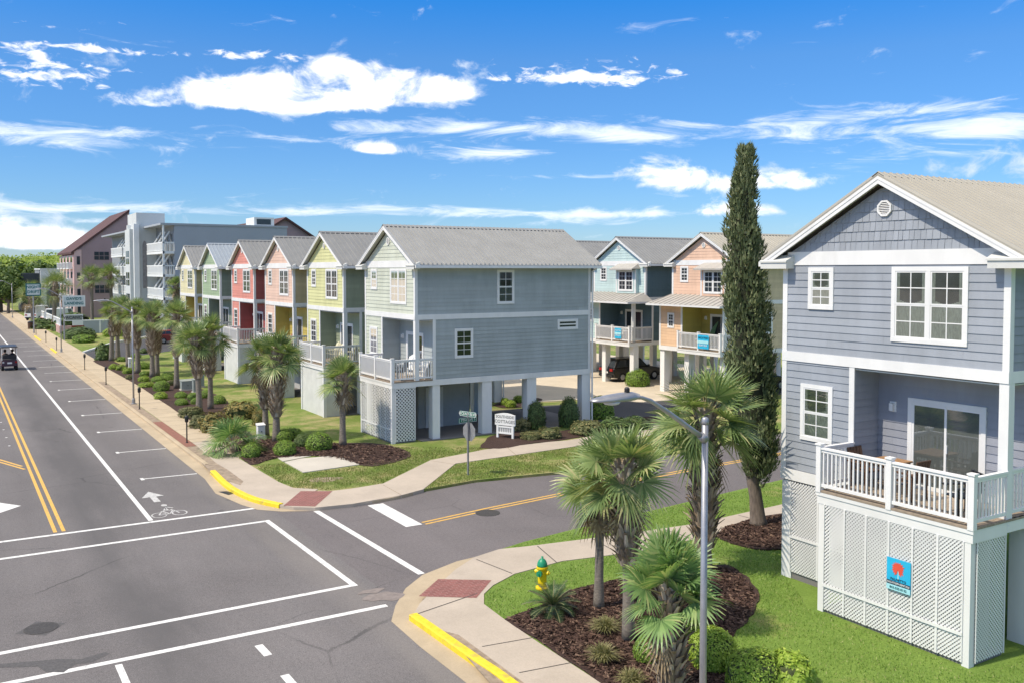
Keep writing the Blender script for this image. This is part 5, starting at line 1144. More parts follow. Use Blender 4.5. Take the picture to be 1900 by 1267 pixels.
# ---- stop sign with street names, seen from behind
def stop_sign(x, y):
    r = empty('street_sign_post', (x, y, .11), 0, 'grey stop sign seen from behind with two green street name blades on top', 'street sign')
    p = MB(); p.box(-.03, .03, -.03, .03, 0, 2.5); p.build('post', M['steel'], r)
    o = MB(); n = 8; a0 = R(-12); u = V((math.sin(a0), math.cos(a0), 0)); nn = V((math.cos(a0), -math.sin(a0), 0)); c = V((.05, 0, 1.72)); pts = [c + u * (.39 * math.cos(math.pi / 8 + i * math.pi / 4)) + V((0, 0, .39 * math.sin(math.pi / 8 + i * math.pi / 4))) for i in range(n)]
    o.add(pts + [q + nn * .01 for q in pts], [tuple(range(n)), tuple(range(n, 2 * n))] + [(i, (i + 1) % n, n + (i + 1) % n, n + i) for i in range(n)], 0); o.m[1] = 1; oc = o.build('stop_plate', [M['steel'], M['signred']], r)
    lettering('STOP', oc, c + nn * .012, u, nn, .27, M['letter'])
    for z, d, txt, L in ((2.2, V((1, .12, 0)).normalized(), '7TH AVE S', .86), (2.43, V((.35, -1, 0)).normalized(), 'OCEAN BLVD', .86)):
        nv = V((0, 0, 1)).cross(d) * -1
        if nv.y > 0 and abs(nv.y) > .5 or (abs(nv.y) <= .5 and nv.x > 0): nv = -nv
        ur = V((0, 0, 1)).cross(nv)
        b = MB(); c2 = V((0, 0, z)); b.hexa([c2 - ur * L / 2 - nv * .008 + V((0, 0, -.1)), c2 + ur * L / 2 - nv * .008 + V((0, 0, -.1)), c2 + ur * L / 2 + nv * .008 + V((0, 0, -.1)), c2 - ur * L / 2 + nv * .008 + V((0, 0, -.1)), c2 - ur * L / 2 - nv * .008 + V((0, 0, .1)), c2 + ur * L / 2 - nv * .008 + V((0, 0, .1)), c2 + ur * L / 2 + nv * .008 + V((0, 0, .1)), c2 - ur * L / 2 + nv * .008 + V((0, 0, .1))]); bl = b.build('name_blade', M['signgreen'], r, fix=True)
        lettering(txt, bl, c2 + nv * .009, ur, nv, .145, M['letter'])
        f = MB()
        for s0, s1, z0, z1 in ((-L / 2 + .01, L / 2 - .01, .082, .094), (-L / 2 + .01, L / 2 - .01, -.094, -.082), (-L / 2 + .01, -L / 2 + .022, -.082, .082), (L / 2 - .022, L / 2 - .01, -.082, .082)): f.quad(c2 + ur * s0 + nv * .012 + V((0, 0, z0)), c2 + ur * s1 + nv * .012 + V((0, 0, z0)), c2 + ur * s1 + nv * .012 + V((0, 0, z1)), c2 + ur * s0 + nv * .012 + V((0, 0, z1)))
        f.build('border', M['letter'], bl)
stop_sign(17.4, 31.4)
# ---- white name board of the cottages
def name_board():
    a, b = V((22.55, 37.9, .12)), V((23.05, 36.95, .12)); d = (b - a).normalized(); n = V((d.y, -d.x, 0)); 
    if n.x > 0: n = -n
    L = (b - a).length; r = empty('name_board', a, 0, 'white painted name board of the cottages on two posts in the mulch', 'sign')
    fr = Fr((0, 0, 0), d, n)
    for u in (.06, L - .16): p = MB(); fr.box(p, u, u + .1, -.05, .62, -.04, .04); p.build('post', M['signwhite'], r, fix=True)
    t = MB(); pts = [(-.02, .62), (L + .02, .62)] + [(L + .02 - (L + .04) * i / 12, 1.12 + .09 * math.sin(math.pi * i / 12)) for i in range(13)]; k = len(pts)
    t.add([fr.p(*q, .05) for q in pts] + [fr.p(*q, -.05) for q in pts], [tuple(range(k)), tuple(range(k, 2 * k))] + [(i, (i + 1) % k, k + (i + 1) % k, k + i) for i in range(k)]); bd = t.build('board', M['signwhite'], r, fix=True)
    lettering('SOUTHSIDE', bd, fr.p(L / 2, 1.03, .052), d, n, .185, M['greyink'], bold=.02); lettering('COTTAGES', bd, fr.p(L / 2, .8, .052), d, n, .215, M['greyink'], bold=.02)
    g = MB(); fr.box(g, .16, L - .16, .5, .58, -.02, .03); fr.box(g, .16, L - .16, .2, .28, -.02, .03); fr.box(g, .16, L - .16, .28, .5, -.02, .0); g.build('lower_panel', M['signwhite'], r, fix=True)
    g = MB()
    for i in range(7): u = .2 + (L - .46) * i / 6; fr.box(g, u, u + .05, .29, .49, 0.001, .015)
    g.build('slat', M['greyink'], r, fix=True)
name_board()
# ---- blue palm sign on the lattice of the near cottage
def palm_sign():
    r = empty('rental_sign', (17.49, 12.22, 1.57), 0, 'bright blue sign with a red palm on the white lattice of the blue grey cottage', 'sign')
    fr = Fr((0, .29, 0), (0, -1, 0), (-1, 0, 0)); b = MB(); fr.box(b, 0, .58, -.35, .35, -.0, .02); bd = b.build('board', M['signblue'], r, fix=True)
    s = MB(); fr.box(s, 0, .58, -.23, -.145, .0205, .023); s.build('strip', M['navy'], bd, fix=True); s = MB(); fr.box(s, 0, .58, -.35, -.232, .0205, .023); s.build('strip', M['palecyan'], bd, fix=True)
    t = MB(); c = (.28, .12); rng = random.Random(2)
    for i in range(15):
        a = R(-62 + 304 * i / 14); L = .175 * rng.uniform(.85, 1.08); e = (c[0] + L * math.cos(a), c[1] + .02 + L * math.sin(a) * .95); m = (c[0] + L * .6 * math.cos(a), c[1] + .02 + L * .62 * math.sin(a)); w = .028
        nx, ny = -math.sin(a) * w, math.cos(a) * w; z = .0245 + i * .0002; t.quad(fr.p(*c, z), fr.p(m[0] + nx, m[1] + ny, z), fr.p(*e, z), fr.p(m[0] - nx, m[1] - ny, z))
    t.build('palm_emblem', M['signred'], bd); t = MB(); t.quad(fr.p(.28, .1, .024), fr.p(.295, .1, .024), fr.p(.30, -.1, .024), fr.p(.27, -.1, .024)); t.build('palm_stem', M['palecyan'], bd)
    lettering('PALMETTO', bd, fr.p(.29, -.105, .02), (0, -1, 0), (-1, 0, 0), .075, M['navy']); lettering('VACATION RENTALS', bd, fr.p(.29, -.188, .023), (0, -1, 0), (-1, 0, 0), .056, M['letter']); lettering('843-555-0142', bd, fr.p(.29, -.29, .023), (0, -1, 0), (-1, 0, 0), .07, M['teal_ink'])
palm_sign()
# ---- white vinyl fence at the right edge
def vinyl_fence():
    r = empty('vinyl_fence', (19.78, 10.42, .1), 0, 'white vinyl fence at the right picture edge beside the blue grey cottage', 'fence')
    p = MB(); p.box(0, 5.2, -.02, .02, .08, 1.5); p.box(0, 5.2, -.035, .035, 1.42, 1.54); p.box(0, 5.2, -.035, .035, .1, .22)
    for i in range(40): p.box(.06 + i * .13, .065 + i * .13, -.026, .026, .22, 1.42)
    p.build('panel', M['white'], r, fix=True)
    for x in (0, 1.8, 3.6, 5.2): q = MB(); q.box(x - .065, x + .065, -.065, .065, 0, 1.62); q.box(x - .08, x + .08, -.08, .08, 1.62, 1.66); q.build('fence_post', M['white'], r, fix=True)
vinyl_fence()
# ---- utility cabinets
def cabinet(label, x, y, w, d, h, m='cab', rz=0):
    r = empty('utility_cabinet', (x, y, .12), rz, label, 'utility box', 'utility boxes by the palms'); b = MB(); b.box(-w / 2, w / 2, -d / 2, d / 2, .08, h); o = bevel(b.build('housing', M[m], r, fix=True), .02); l = MB(); l.hexa([(-w / 2 - .02, -d / 2 - .02, h), (w / 2 + .02, -d / 2 - .02, h), (w / 2 + .02, d / 2 + .02, h + .0), (-w / 2 - .02, d / 2 + .02, h), (-w / 2 - .02, -d / 2 - .02, h + .03), (w / 2 + .02, -d / 2 - .02, h + .03), (w / 2 + .02, d / 2 + .02, h + .1), (-w / 2 - .02, d / 2 + .02, h + .1)]); l.build('lid', M[m], r, fix=True)
    p = MB(); p.box(-w / 2 - .05, w / 2 + .05, -d / 2 - .05, d / 2 + .05, -.02, .08); p.build('base', M['pad'], r, fix=True); k = MB(); k.box(-.02, .02, -d / 2 - .02, -d / 2, h * .5, h * .6); k.build('latch', M['black'], r)
x, y = P(347, 723); cabinet('wide grey utility cabinet left of the paired palms', x, y, .8, .6, .62); x, y = P(363, 728); cabinet('narrow taller grey utility cabinet close to the paired palms', x, y, .36, .36, .85); x, y = P(371, 717); cabinet('grey utility cabinet behind the left paired palm', x, y, .5, .5, .75)
x, y = P(484, 812); cabinet('small white utility box behind the corner palms', x, y, .36, .3, .62, 'white'); x, y = P(241, 683); cabinet('small white utility pedestal left of the middle street lamp', x, y, .22, .22, .8, 'white')
# ---- cars
M['carblack'] = mat('car_paint_black', (.006, .006, .007), .22, .05, 2, spec=.8); M['carwhite'] = mat('car_paint_white', (.75, .75, .74), .3, .03, 2); M['carred'] = mat('car_paint_red', (.24, .045, .04), .25, .05, 2); M['rim'] = mat('alloy', (.5, .5, .51), .3, .05, 6, metal=.8); M['tail'] = mat('tail_light', (.35, .012, .01), .2, .05, 8); M['plate'] = mat('number_plate', (.7, .7, .68), .5, .05, 20)
def car(label, x, y, rz, paint, L=4.7, W=1.85, H=1.66, van=False, tags=None):
    r = empty('parked_car', (x, y, .12), rz, label, 'car'); hw = W / 2; f, b = L / 2, -L / 2
    prof = [(b + .05, .38), (b, .62), (b + .02, .95), (b + .12, 1.02), (f - 1.1, 1.02), (f - .25, .86), (f, .68), (f - .02, .36), (f - .1, .28), (b + .12, .28)] if not van else [(b, .35), (b, 1.1), (f - .8, 1.1), (f - .15, .95), (f, .7), (f - .02, .32)]
    lv = [(-hw, .10, -.0), (-hw + .06, .02, 0), (hw - .06, .02, 0), (hw, .10, 0)]; body = MB(); k = len(prof); cx_, cz = 0, .65
    for yy, ins, _ in lv:
        for px_, pz in prof: body.v.append((px_ * (1 - ins * .35), yy, cz + (pz - cz) * (1 - ins * .8)))
    for i in range(3):
        for j in range(k): body.f.append((i * k + j, i * k + (j + 1) % k, (i + 1) * k + (j + 1) % k, (i + 1) * k + j)); body.m.append(0)
    body.f += [tuple(range(k)), tuple(range(3 * k, 4 * k))]; body.m += [0, 0]; bo = body.build('body', paint, r, fix=True); bevel(bo, .05, 3)
    bs = [(b + .08, 1.0), (f - 1.35, 1.0)] if not van else [(b + .02, 1.08), (f - .75, 1.08)]; tp = [(b + .55, H), (f - 2.05, H)] if not van else [(b + .06, H), (f - 1.3, H)]; ti = .2 if not van else .1
    c = MB(); c.hexa([(bs[0][0], -hw + .06, bs[0][1]), (bs[1][0], -hw + .06, bs[1][1]), (bs[1][0], hw - .06, bs[1][1]), (bs[0][0], hw - .06, bs[0][1]), (tp[0][0], -hw + ti, H), (tp[1][0], -hw + ti, H), (tp[1][0], hw - ti, H), (tp[0][0], hw - ti, H)]); cb = c.build('cabin', paint, r, fix=True); bevel(cb, .07, 3)
    def lerp(a, b_, t): return tuple(a[i] + (b_[i] - a[i]) * t for i in range(len(a)))
    for sy in (-1, 1):
        g = MB(); y0, y1 = sy * (hw - .052), sy * (hw - ti + .008); n = 3 if not van else 1
        xs = [(.08, .36), (.39, .66), (.69, .93)] if not van else [(.72, .95)]
        for a, e in xs:
            def q(u, t): x0 = bs[0][0] + (bs[1][0] - bs[0][0]) * u; x1 = tp[0][0] + (tp[1][0] - tp[0][0]) * u; return (x0 + (x1 - x0) * t, y0 + (y1 - y0) * t, 1.0 + (H - 1.0) * t)
            g.quad(q(a, .1), q(e, .1), q(e, .84), q(a, .84))
        g.build('side_window', M['dglass'], cb)
    for (bx, tx, nm, s) in ((bs[0][0], tp[0][0], 'rear_window', -1), (bs[1][0], tp[1][0], 'windscreen', 1)):
        g = MB()
        def q(v, t): return (bx + (tx - bx) * t + s * .012, v * ((hw - .06) + (-ti + .06) * t), 1.0 + (H - 1.0) * t)
        g.quad(q(-.86, .12), q(.86, .12), q(.86, .88), q(-.86, .88)); g.build(nm, M['dglass'], cb)
    for wx in (f - .85, b + .85):
        for sy in (-1, 1):
            w = MB(); yy = sy * (hw - .1); w.tube([(wx, yy - .11, .34), (wx, yy - .1, .34), (wx, yy + .1, .34), (wx, yy + .11, .34)], [.28, .34, .34, .28], 22); wo = w.build('wheel', M['rubber'], r); q_ = MB(); q_.tube([(wx, yy + sy * .09, .34), (wx, yy + sy * .118, .34)], [.22, .19], 16); q_.build('rim', M['rim'], wo)
    for sy in (-1, 1):
        t = MB(); t.box(b - .012, b + .1, sy * (hw - .3) - .16, sy * (hw - .3) + .16, .78, .96); t.build('tail_light', M['tail'], r, fix=True); t = MB(); t.box(f - .2, f - .0, sy * (hw - .33) - .17, sy * (hw - .33) + .17, .66, .78); t.build('headlight', M['lens'], r, fix=True)
        t = MB(); t.box(f - 1.5, f - 1.35, sy * (hw + .02) - .08, sy * (hw + .02) + .08, 1.02, 1.16); bevel(t.build('mirror', paint, r, fix=True), .03)
    t = MB(); t.box(b - .015, b, -.26, .26, .62, .75); t.build('number_plate', M['plate'], r, fix=True); t = MB(); t.box(b - .03, b + .05, -hw + .12, hw - .12, .36, .52); t.build('bumper', M['black'], r, fix=True)
    return r
car('black suv parked under the pale teal cottage, rear towards the court', 43.2, 52.9, 0, M['carblack'])
car('dark car parked in the shade under the lime yellow cottage', 27.2, 50.6, R(180), M['carblack'], 4.4, 1.8, 1.5); car('dark car parked in the shade under the peach cottage', 46.5, 43.6, 0, M['carblack'], 4.5, 1.8, 1.5)
car('white van parked far down the street by the white arched building', 12.6, 168, R(60), M['carwhite'], 5.4, 2.0, 2.3, True); car('white pickup sized van beside another white van far down the street', 15.2, 160, R(50), M['carwhite'], 5.2, 2.0, 2.1, True); car('small red car parked by the motel behind the palms', 21.2, 106.5, R(10), M['carred'], 4.2, 1.75, 1.45)
# ---- golf cart with two riders
def skin_person(name, label, joints, edges, radii, m, scale=1.):
    me = bpy.data.meshes.new(name); me.from_pydata([tuple(V(j) * scale) for j in joints], edges, []); me.materials.append(m); o = bpy.data.objects.new(name, me); col.objects.link(o)
    sk = o.modifiers.new('skin', 'SKIN'); ly = me.skin_vertices[0] if me.skin_vertices else None
    if ly is None:
        bm = bmesh.new(); bm.from_mesh(me); bm.verts.layers.skin.verify(); bm.to_mesh(me); bm.free(); ly = me.skin_vertices[0]
    for i, rr in enumerate(radii): ly.data[i].radius = (rr * scale, rr * scale)
    ly.data[0].use_root = True; s = o.modifiers.new('sub', 'SUBSURF'); s.levels = 1; s.render_levels = 1; return o
M['skin'] = mat('skin', (.45, .26, .18), .6, .08, 6); M['shirt1'] = mat('dark_shirt', (.03, .03, .035), .85, .15, 12); M['shirt2'] = mat('black_top', (.02, .02, .022), .85, .15, 12); M['hair'] = mat('dark_hair', (.03, .02, .014), .7, .3, 20); M['cartbody'] = mat('cart_maroon', (.05, .012, .018), .3, .1, 4, spec=.6); M['vinyl'] = mat('cart_seat', (.05, .045, .045), .6, .1, 6)
def rider(label, x, y, shirt, side):
    z = .72
    J = [(0, 0, z + .08), (0, -.02, z + .3), (0, 0, z + .5), (0, 0, z + .58), (0, .01, z + .66), (0, .02, z + .76), (0, .02, z + .84)]
    E = [(0, 1), (1, 2), (2, 3), (3, 4), (4, 5), (5, 6)]; Rr = [.15, .14, .13, .055, .07, .1, .07]
    def add(p, par, r_): J.append(p); E.append((par, len(J) - 1)); Rr.append(r_); return len(J) - 1
    for s in (-1, 1):
        a = add((s * .19, .0, z + .47), 2, .06); a = add((s * .25, .1, z + .22), a, .045); a = add((s * .2, .34, z + .22), a, .033); h = add((s * .19, .42, z + .23), a, .036)
        for k in range(4): q = add((s * .19 + (k - 1.5) * .022, .49, z + .24), h, .011); add((s * .19 + (k - 1.5) * .022, .525 - .01 * abs(k - 1), z + .21), q, .009)
        add((s * .15, .46, z + .26), h, .011)
        l = add((s * .1, .1, z + .06), 0, .095); l = add((s * .11, .45, z + .06), l, .07); l = add((s * .11, .5, z - .33), l, .05); add((s * .11, .62, z - .37), l, .042)
    o = skin_person('person', label, J, E, Rr, M['skin']); o.location = (x, y, .06); tag(o, label, 'person')
    c = MB(); c.lathe((0, 0, z + .02), [(.17, 0), (.185, .12), (.18, .3), (.19, .42), (.14, .52), (.07, .56)], 16); c.build('shirt', shirt, o, smooth=True)
    for s in (-1, 1): c = MB(); c.tube([(s * .17, 0, z + .47), (s * .25, .09, z + .25)], [.08, .065], 10); c.build('sleeve', shirt, o, smooth=True)
    for s in (-1, 1): c = MB(); c.tube([(s * .1, .05, z + .07), (s * .11, .42, z + .07)], [.115, .088], 10); c.build('trouser_leg', M['ink'], o, smooth=True)
    h = MB(); h.lathe((0, .005, z + .66), [(.085, .0), (.115, .08), (.118, .14), (.09, .21), (.02, .245)], 14); h.build('hair', M['hair'], o, smooth=True)
def golf_cart(x, y):
    r = empty('golf_cart', (x, y, .005), 0, 'dark maroon golf cart driving away on the main road at the left edge', 'golf cart')
    b = MB(); b.hexa([(-.6, -1.2, .35), (.6, -1.2, .35), (.6, -.1, .35), (-.6, -.1, .35), (-.56, -1.15, .85), (.56, -1.15, .85), (.58, -.2, .78), (-.58, -.2, .78)]); b.box(-.58, .58, -.1, 1.2, .28, .42); b.hexa([(-.55, .8, .42), (.55, .8, .42), (.5, 1.25, .42), (-.5, 1.25, .42), (-.5, .85, .95), (.5, .85, .95), (.45, 1.1, .8), (-.45, 1.1, .8)]); bevel(b.build('body', M['cartbody'], r, fix=True), .04, 2)
    s = MB(); s.box(-.55, .55, -.35, .25, .62, .78); s.box(-.55, .55, -.42, -.3, .78, 1.22); s.box(-.55, .55, -1.1, -.6, .78, .92); bevel(s.build('seat', M['vinyl'], r, fix=True), .03)
    c = MB(); c.hexa([(-.62, -1.25, 1.86), (.62, -1.25, 1.86), (.62, 1.1, 1.9), (-.62, 1.1, 1.9), (-.56, -1.15, 1.95), (.56, -1.15, 1.95), (.56, 1.0, 1.98), (-.56, 1.0, 1.98)]); bevel(c.build('canopy', M['black'], r, fix=True), .03)
    for sx in (-1, 1):
        for y0, y1, z0 in ((-1.1, -1.05, .8), (1.0, .85, .85)): q = MB(); q.tube([(sx * .54, y0, z0), (sx * .54, y1, 1.88)], .022, 8); q.build('strut', M['white'] if y0 < 0 else M['black'], r)
        for wy in (-.8, .85): w = MB(); w.tube([(sx * .5 - .1, wy, .23), (sx * .5 + .1, wy, .23)], [.23, .23], 16); wo = w.build('wheel', M['rubber'], r); q = MB(); q.tube([(sx * .5 + sx * .095, wy, .23), (sx * .5 + sx * .11, wy, .23)], [.12, .1], 12); q.build('rim', M['rim'], wo)
        t = MB(); t.box(sx * .46 - .07, sx * .46 + .07, -1.225, -1.17, .62, .74); t.build('tail_light', M['lens'] if sx < 0 else M['tail'], r, fix=True)
    t = MB(); t.box(-.17, .17, -1.21, -1.18, .55, .68); t.build('number_plate', M['plate'], r, fix=True)
    w = MB(); n = 16; w.tube([(-.28 + .17 * math.cos(2 * math.pi * i / n), .62 + .06 * math.sin(2 * math.pi * i / n), 1.05 + .15 * math.sin(2 * math.pi * i / n)) for i in range(n + 1)], .015, 6, 0, False); w.build('steering_wheel', M['black'], r)
golf_cart(4.2, 86.4)
rider('person in a dark shirt seated on the left of the golf cart, seen from behind', 3.93, 86.35, M['shirt1'], -1); rider('person in a black top seated on the right of the golf cart, seen from behind', 4.47, 86.35, M['shirt2'], 1)
# ---- porch furniture
M['cream'] = mat('cream_plastic', (.66, .62, .42), .5, .06, 4)
def chair(label, x, y, z, rz, m, adir=False, group='porch chairs'):
    r = empty('porch_chair', (x, y, z), rz, label, 'chair', group); s = MB()
    for i in range(5): s.box(-.25 + i * .1, -.25 + i * .1 + .085, -.24, .26, .40, .425) if not adir else s.hexa([(-.27 + i * .11, -.25, .30), (-.18 + i * .11, -.25, .30), (-.18 + i * .11, .3, .40), (-.27 + i * .11, .3, .40), (-.27 + i * .11, -.25, .325), (-.18 + i * .11, -.25, .325), (-.18 + i * .11, .3, .425), (-.27 + i * .11, .3, .425)])
    s.build('seat', m, r, fix=True); b = MB(); lean = .1 if not adir else .3; hb = .92 if not adir else 1.05
    for i in range(5):
        u = -.25 + i * .105; top = hb - (.05 * abs(i - 2) if adir else 0); b.hexa([(u, -.25, .42 - .1 * adir), (u + .085, -.25, .42 - .1 * adir), (u + .085, -.22, .42 - .1 * adir), (u, -.22, .42 - .1 * adir), (u, -.25 - lean, top), (u + .085, -.25 - lean, top), (u + .085, -.22 - lean, top), (u, -.22 - lean, top)])
    b.box(-.26, .26, -.3 - lean * .4, -.255 - lean * .4, .66, .72); b.build('backrest', m, r, fix=True)
    for sx in (-1, 1):
        for sy in (-.22, .24): l = MB(); l.box(sx * .27 - .022, sx * .27 + .022, sy - .022, sy + .022, 0, .62 if sy > 0 or not adir else .6); l.build('leg', m, r, fix=True)
        a = MB(); a.box(sx * .27 - .05, sx * .27 + .05, -.3, .3, .6, .63); a.build('armrest', m, r, fix=True)
def table(label, x, y, z, w, d, h, m, leg):
    r = empty('porch_table', (x, y, z), 0, label, 'table'); t = MB()
    for i in range(6): a = -w / 2 + w * i / 6; t.box(a + .004, a + w / 6 - .004, -d / 2, d / 2, h - .035, h)
    t.build('tabletop', m, r, fix=True); t = MB(); t.box(-w / 2 + .05, w / 2 - .05, -d / 2 + .05, d / 2 - .05, h - .11, h - .036); t.build('apron', leg, r, fix=True)
    for sx in (-1, 1):
        for sy in (-1, 1): l = MB(); l.box(sx * (w / 2 - .07) - .03, sx * (w / 2 - .07) + .03, sy * (d / 2 - .07) - .03, sy * (d / 2 - .07) + .03, 0, h - .036); l.build('leg', leg, r, fix=True)
zA = 3.0
table('wooden table with orange brown top on the porch of the blue grey cottage', 18.75, 13.45, zA, .85, .75, .74, M['wood'], M['woodd'])
chair('dark wooden chair left of the wooden table on the blue grey porch', 18.75, 14.05, zA, R(180), M['woodd']); chair('brown wooden chair right of the wooden table on the blue grey porch', 18.6, 12.75, zA, R(0), M['woodd']); chair('dark chair at the right end of the blue grey porch behind the railing', 18.3, 11.3, zA, R(60), M['black'])
chair('white slatted chair nearest the glass door on the pale green corner porch', 19.1, 40.75, zA, R(110), M['white'], True); chair('white slatted chair at the side opening of the pale green corner porch', 19.25, 39.55, zA, R(70), M['white'], True); chair('dark folding chair at the porch post of the pale green corner cottage', 18.2, 39.5, zA, R(40), M['black']); table('small white table with a pinkish cloth behind the pale green porch railing', 18.25, 41.3, zA, .55, .55, .55, mat('pink_cloth', (.65, .35, .3), .8, .1, 5), M['white'])
chair('cream slatted chair, left of two on the lime yellow porch', 18.95, 50.6, zA, R(100), M['cream'], True); chair('cream slatted chair, right of two on the lime yellow porch', 18.95, 49.8, zA, R(100), M['cream'], True); chair('cream slatted chair at the side opening of the lime yellow porch', 19.2, 48.75, zA, R(60), M['cream'], True)
chair('dark chair on the coral red porch behind its railing', 18.6, 66.6, zA, R(90), M['woodd']); chair('red tinted chair on the salmon cottage porch', 18.6, 58.3, zA, R(90), mat('coral_plastic', (.5, .14, .1), .5, .05, 4), True)
chair('white chair on the pale teal porch behind the blue banner', 41.0, 51.6, 3.2, R(90), M['white']); table('white table on the pale teal porch', 41.2, 50.9, 3.2, .7, .7, .72, M['white'], M['white']); chair('white chair on the peach cottage porch left of the blue banner', 41.2, 43.3, 3.2, R(90), M['white'])
def banner(label, x, y, z, w, h, txts):
    r = empty('banner', (x, y, z), 0, label, 'banner', 'blue banners on porch railings'); fr = Fr((0, w / 2, 0), (0, -1, 0), (-1, 0, 0)); b = MB(); n = 8
    for i in range(n):
        for j in range(5):
            def d(a, c): return .02 + .012 * math.sin(a * 1.7) * (1 - c / 5)
            b.quad(fr.p(w * i / n, -h + h * j / 5, d(i, j)), fr.p(w * (i + 1) / n, -h + h * j / 5, d(i + 1, j)), fr.p(w * (i + 1) / n, -h + h * (j + 1) / 5, d(i + 1, j + 1)), fr.p(w * i / n, -h + h * (j + 1) / 5, d(i, j + 1)))
    c = b.build('cloth', M['signblue'], r); k = MB(); fr.box(k, .02, w - .02, -h * .62, -h * .4, .036, .038); k.build('strip', M['palecyan'], c)
    for t, zz, s, m in txts: lettering(t, c, fr.p(w / 2, zz, .034), (0, -1, 0), (-1, 0, 0), s, m)
banner('light blue rental banner on the pale teal porch railing', 40.28, 50.75, 4.12, .75, .72, [('VACATION', -.17, .13, M['letter']), ('RENTALS', -.52, .13, M['letter'])]); banner('light blue rental banner on the peach cottage railing beside the cypress', 40.28, 42.2, 4.14, 1.0, .85, [('VACATION', -.17, .17, M['navy']), ('RENTALS', -.64, .17, M['letter'])])
def surf():
    o = MB(); n = 16; L = 1.7
    for side in (-.02, .02):
        for i in range(n + 1): t = i / n; w = .2 * math.sin(math.pi * min(1, max(.02, t)) ** .8); c = .16 * math.sin(math.pi * t); o.v += [(side, -w + c, L * t), (side, w + c, L * t)]
    for s in (0, 1):
        for i in range(n): a = s * 2 * (n + 1) + i * 2; o.f.append((a, a + 1, a + 3, a + 2)); o.m.append(0)
    for i in range(n): a, b = i * 2, 2 * (n + 1) + i * 2; o.f += [(a, a + 2, b + 2, b), (a + 1, a + 3, b + 3, b + 1)]; o.m += [0, 0]
    q = o.build('surfboard', mat('surfboard_green', (.13, .24, .12), .4, .2, 5), fix=True); q.location = (42.2, 43.55, 3.3); q.rotation_euler = (R(18), R(6), 0); tag(q, 'green curved surfboard leaning on the mustard wall of the peach cottage porch', 'surfboard')
surf()
# ================================================================== MOTEL AND THE FAR BUILDINGS
M['mauve'] = mat('mauve_stucco', (.36, .255, .26), .9, .07, .4, .3, 20); M['pinkst'] = mat('pink_stucco', (.62, .43, .40), .85, .07, .5); M['darkred'] = mat('dark_red_roof', (.10, .05, .045), .8, .15, 2); M['wing'] = mat('blue_grey_stucco', (.34, .375, .41), .9, .05, .4); M['mwhite'] = mat('motel_white', (.72, .74, .72), .7, .05, .8); M['towerg'] = mat('tower_grey', (.56, .59, .58), .8, .06, .5); M['brickpink'] = mat('pink_brick', (.52, .33, .30), .85, .12, 3)
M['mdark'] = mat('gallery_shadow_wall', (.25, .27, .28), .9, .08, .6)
def motel_mauve():
    r = empty('motel_block', (18.5, 170, 0), 0, 'mauve motel block with slanted dark red roof and pink front, far left', 'motel'); x1, d = 8.6, 22; z0, z1 = 11.4, 18.3
    w = MB(); w.add([(0, 0, 0), (x1, 0, 0), (x1, 0, z1), (0, 0, z0), (0, d, 0), (x1, d, 0), (x1, d, z1), (0, d, z0)], ((0, 1, 2, 3), (4, 7, 6, 5), (1, 5, 6, 2), (0, 3, 7, 4))); w.build('wall', M['mauve'], r, fix=True)
    f = MB(); f.hexa([(-.7, -.3, z0 - .45), (x1, -.3, z1 + .0), (x1, d + .3, z1), (-.7, d + .3, z0 - .45), (-.7, -.3, z0 - .1), (x1, -.3, z1 + .45), (x1, d + .3, z1 + .45), (-.7, d + .3, z0 - .1)]); f.build('roof', M['darkred'], r, fix=True)
    p = MB(); p.box(-.25, .9, -.12, -.002, 0, z0 + .3); p.box(-.35, -.005, 0, d, 0, z0 - .6); p.build('pink_front', M['pinkst'], r, fix=True)
    for k in range(4):
        zf = .3 + 2.75 * k
        for j in range(4):
            y = 1.2 + j * 5.2; b = MB(); b.box(-1.0, -.36, y, y + 3.6, zf - .15, zf); bo = b.build('balcony', M['mwhite'], r, fix=True); q = MB(); q.box(-1.02, -.96, y, y + 3.6, zf + .9, zf + 1.0)
            for i in range(19): q.box(-1.01, -.97, y + i * .2 - .02 + .02, y + i * .2 + .04, zf, zf + .9)
            q.box(-.99, -.4, y, y + .05, zf, zf + 1); q.build('railing', M['mwhite'], bo, fix=True); g = MB(); g.box(-.375, -.352, y + .4, y + 3.2, zf + .05, zf + 2.1); g.build('balcony_door', M['dglass'], r, fix=True)
        for xx in (.15,):
            g = MB(); g.box(xx, xx + .5, -.15, -.121, zf + .6, zf + 2.0); g.build('window', M['dglass'], r, fix=True)
    for xx, zz in ((2.9, 10.0), (2.9, 7.2), (2.9, 4.3)):
        g = MB(); g.box(xx, xx + 2.3, -.05, -.004, zz, zz + 1.35); wo = g.build('window', M['dglass'], r, fix=True); t = MB(); t.box(xx + .72, xx + .78, -.07, -.051, zz, zz + 1.35); t.box(xx + 1.5, xx + 1.56, -.07, -.051, zz, zz + 1.35); t.box(xx, xx + 2.3, -.07, -.051, zz + .64, zz + .7); t.build('frame', M['mauve'], wo, fix=True)
motel_mauve()
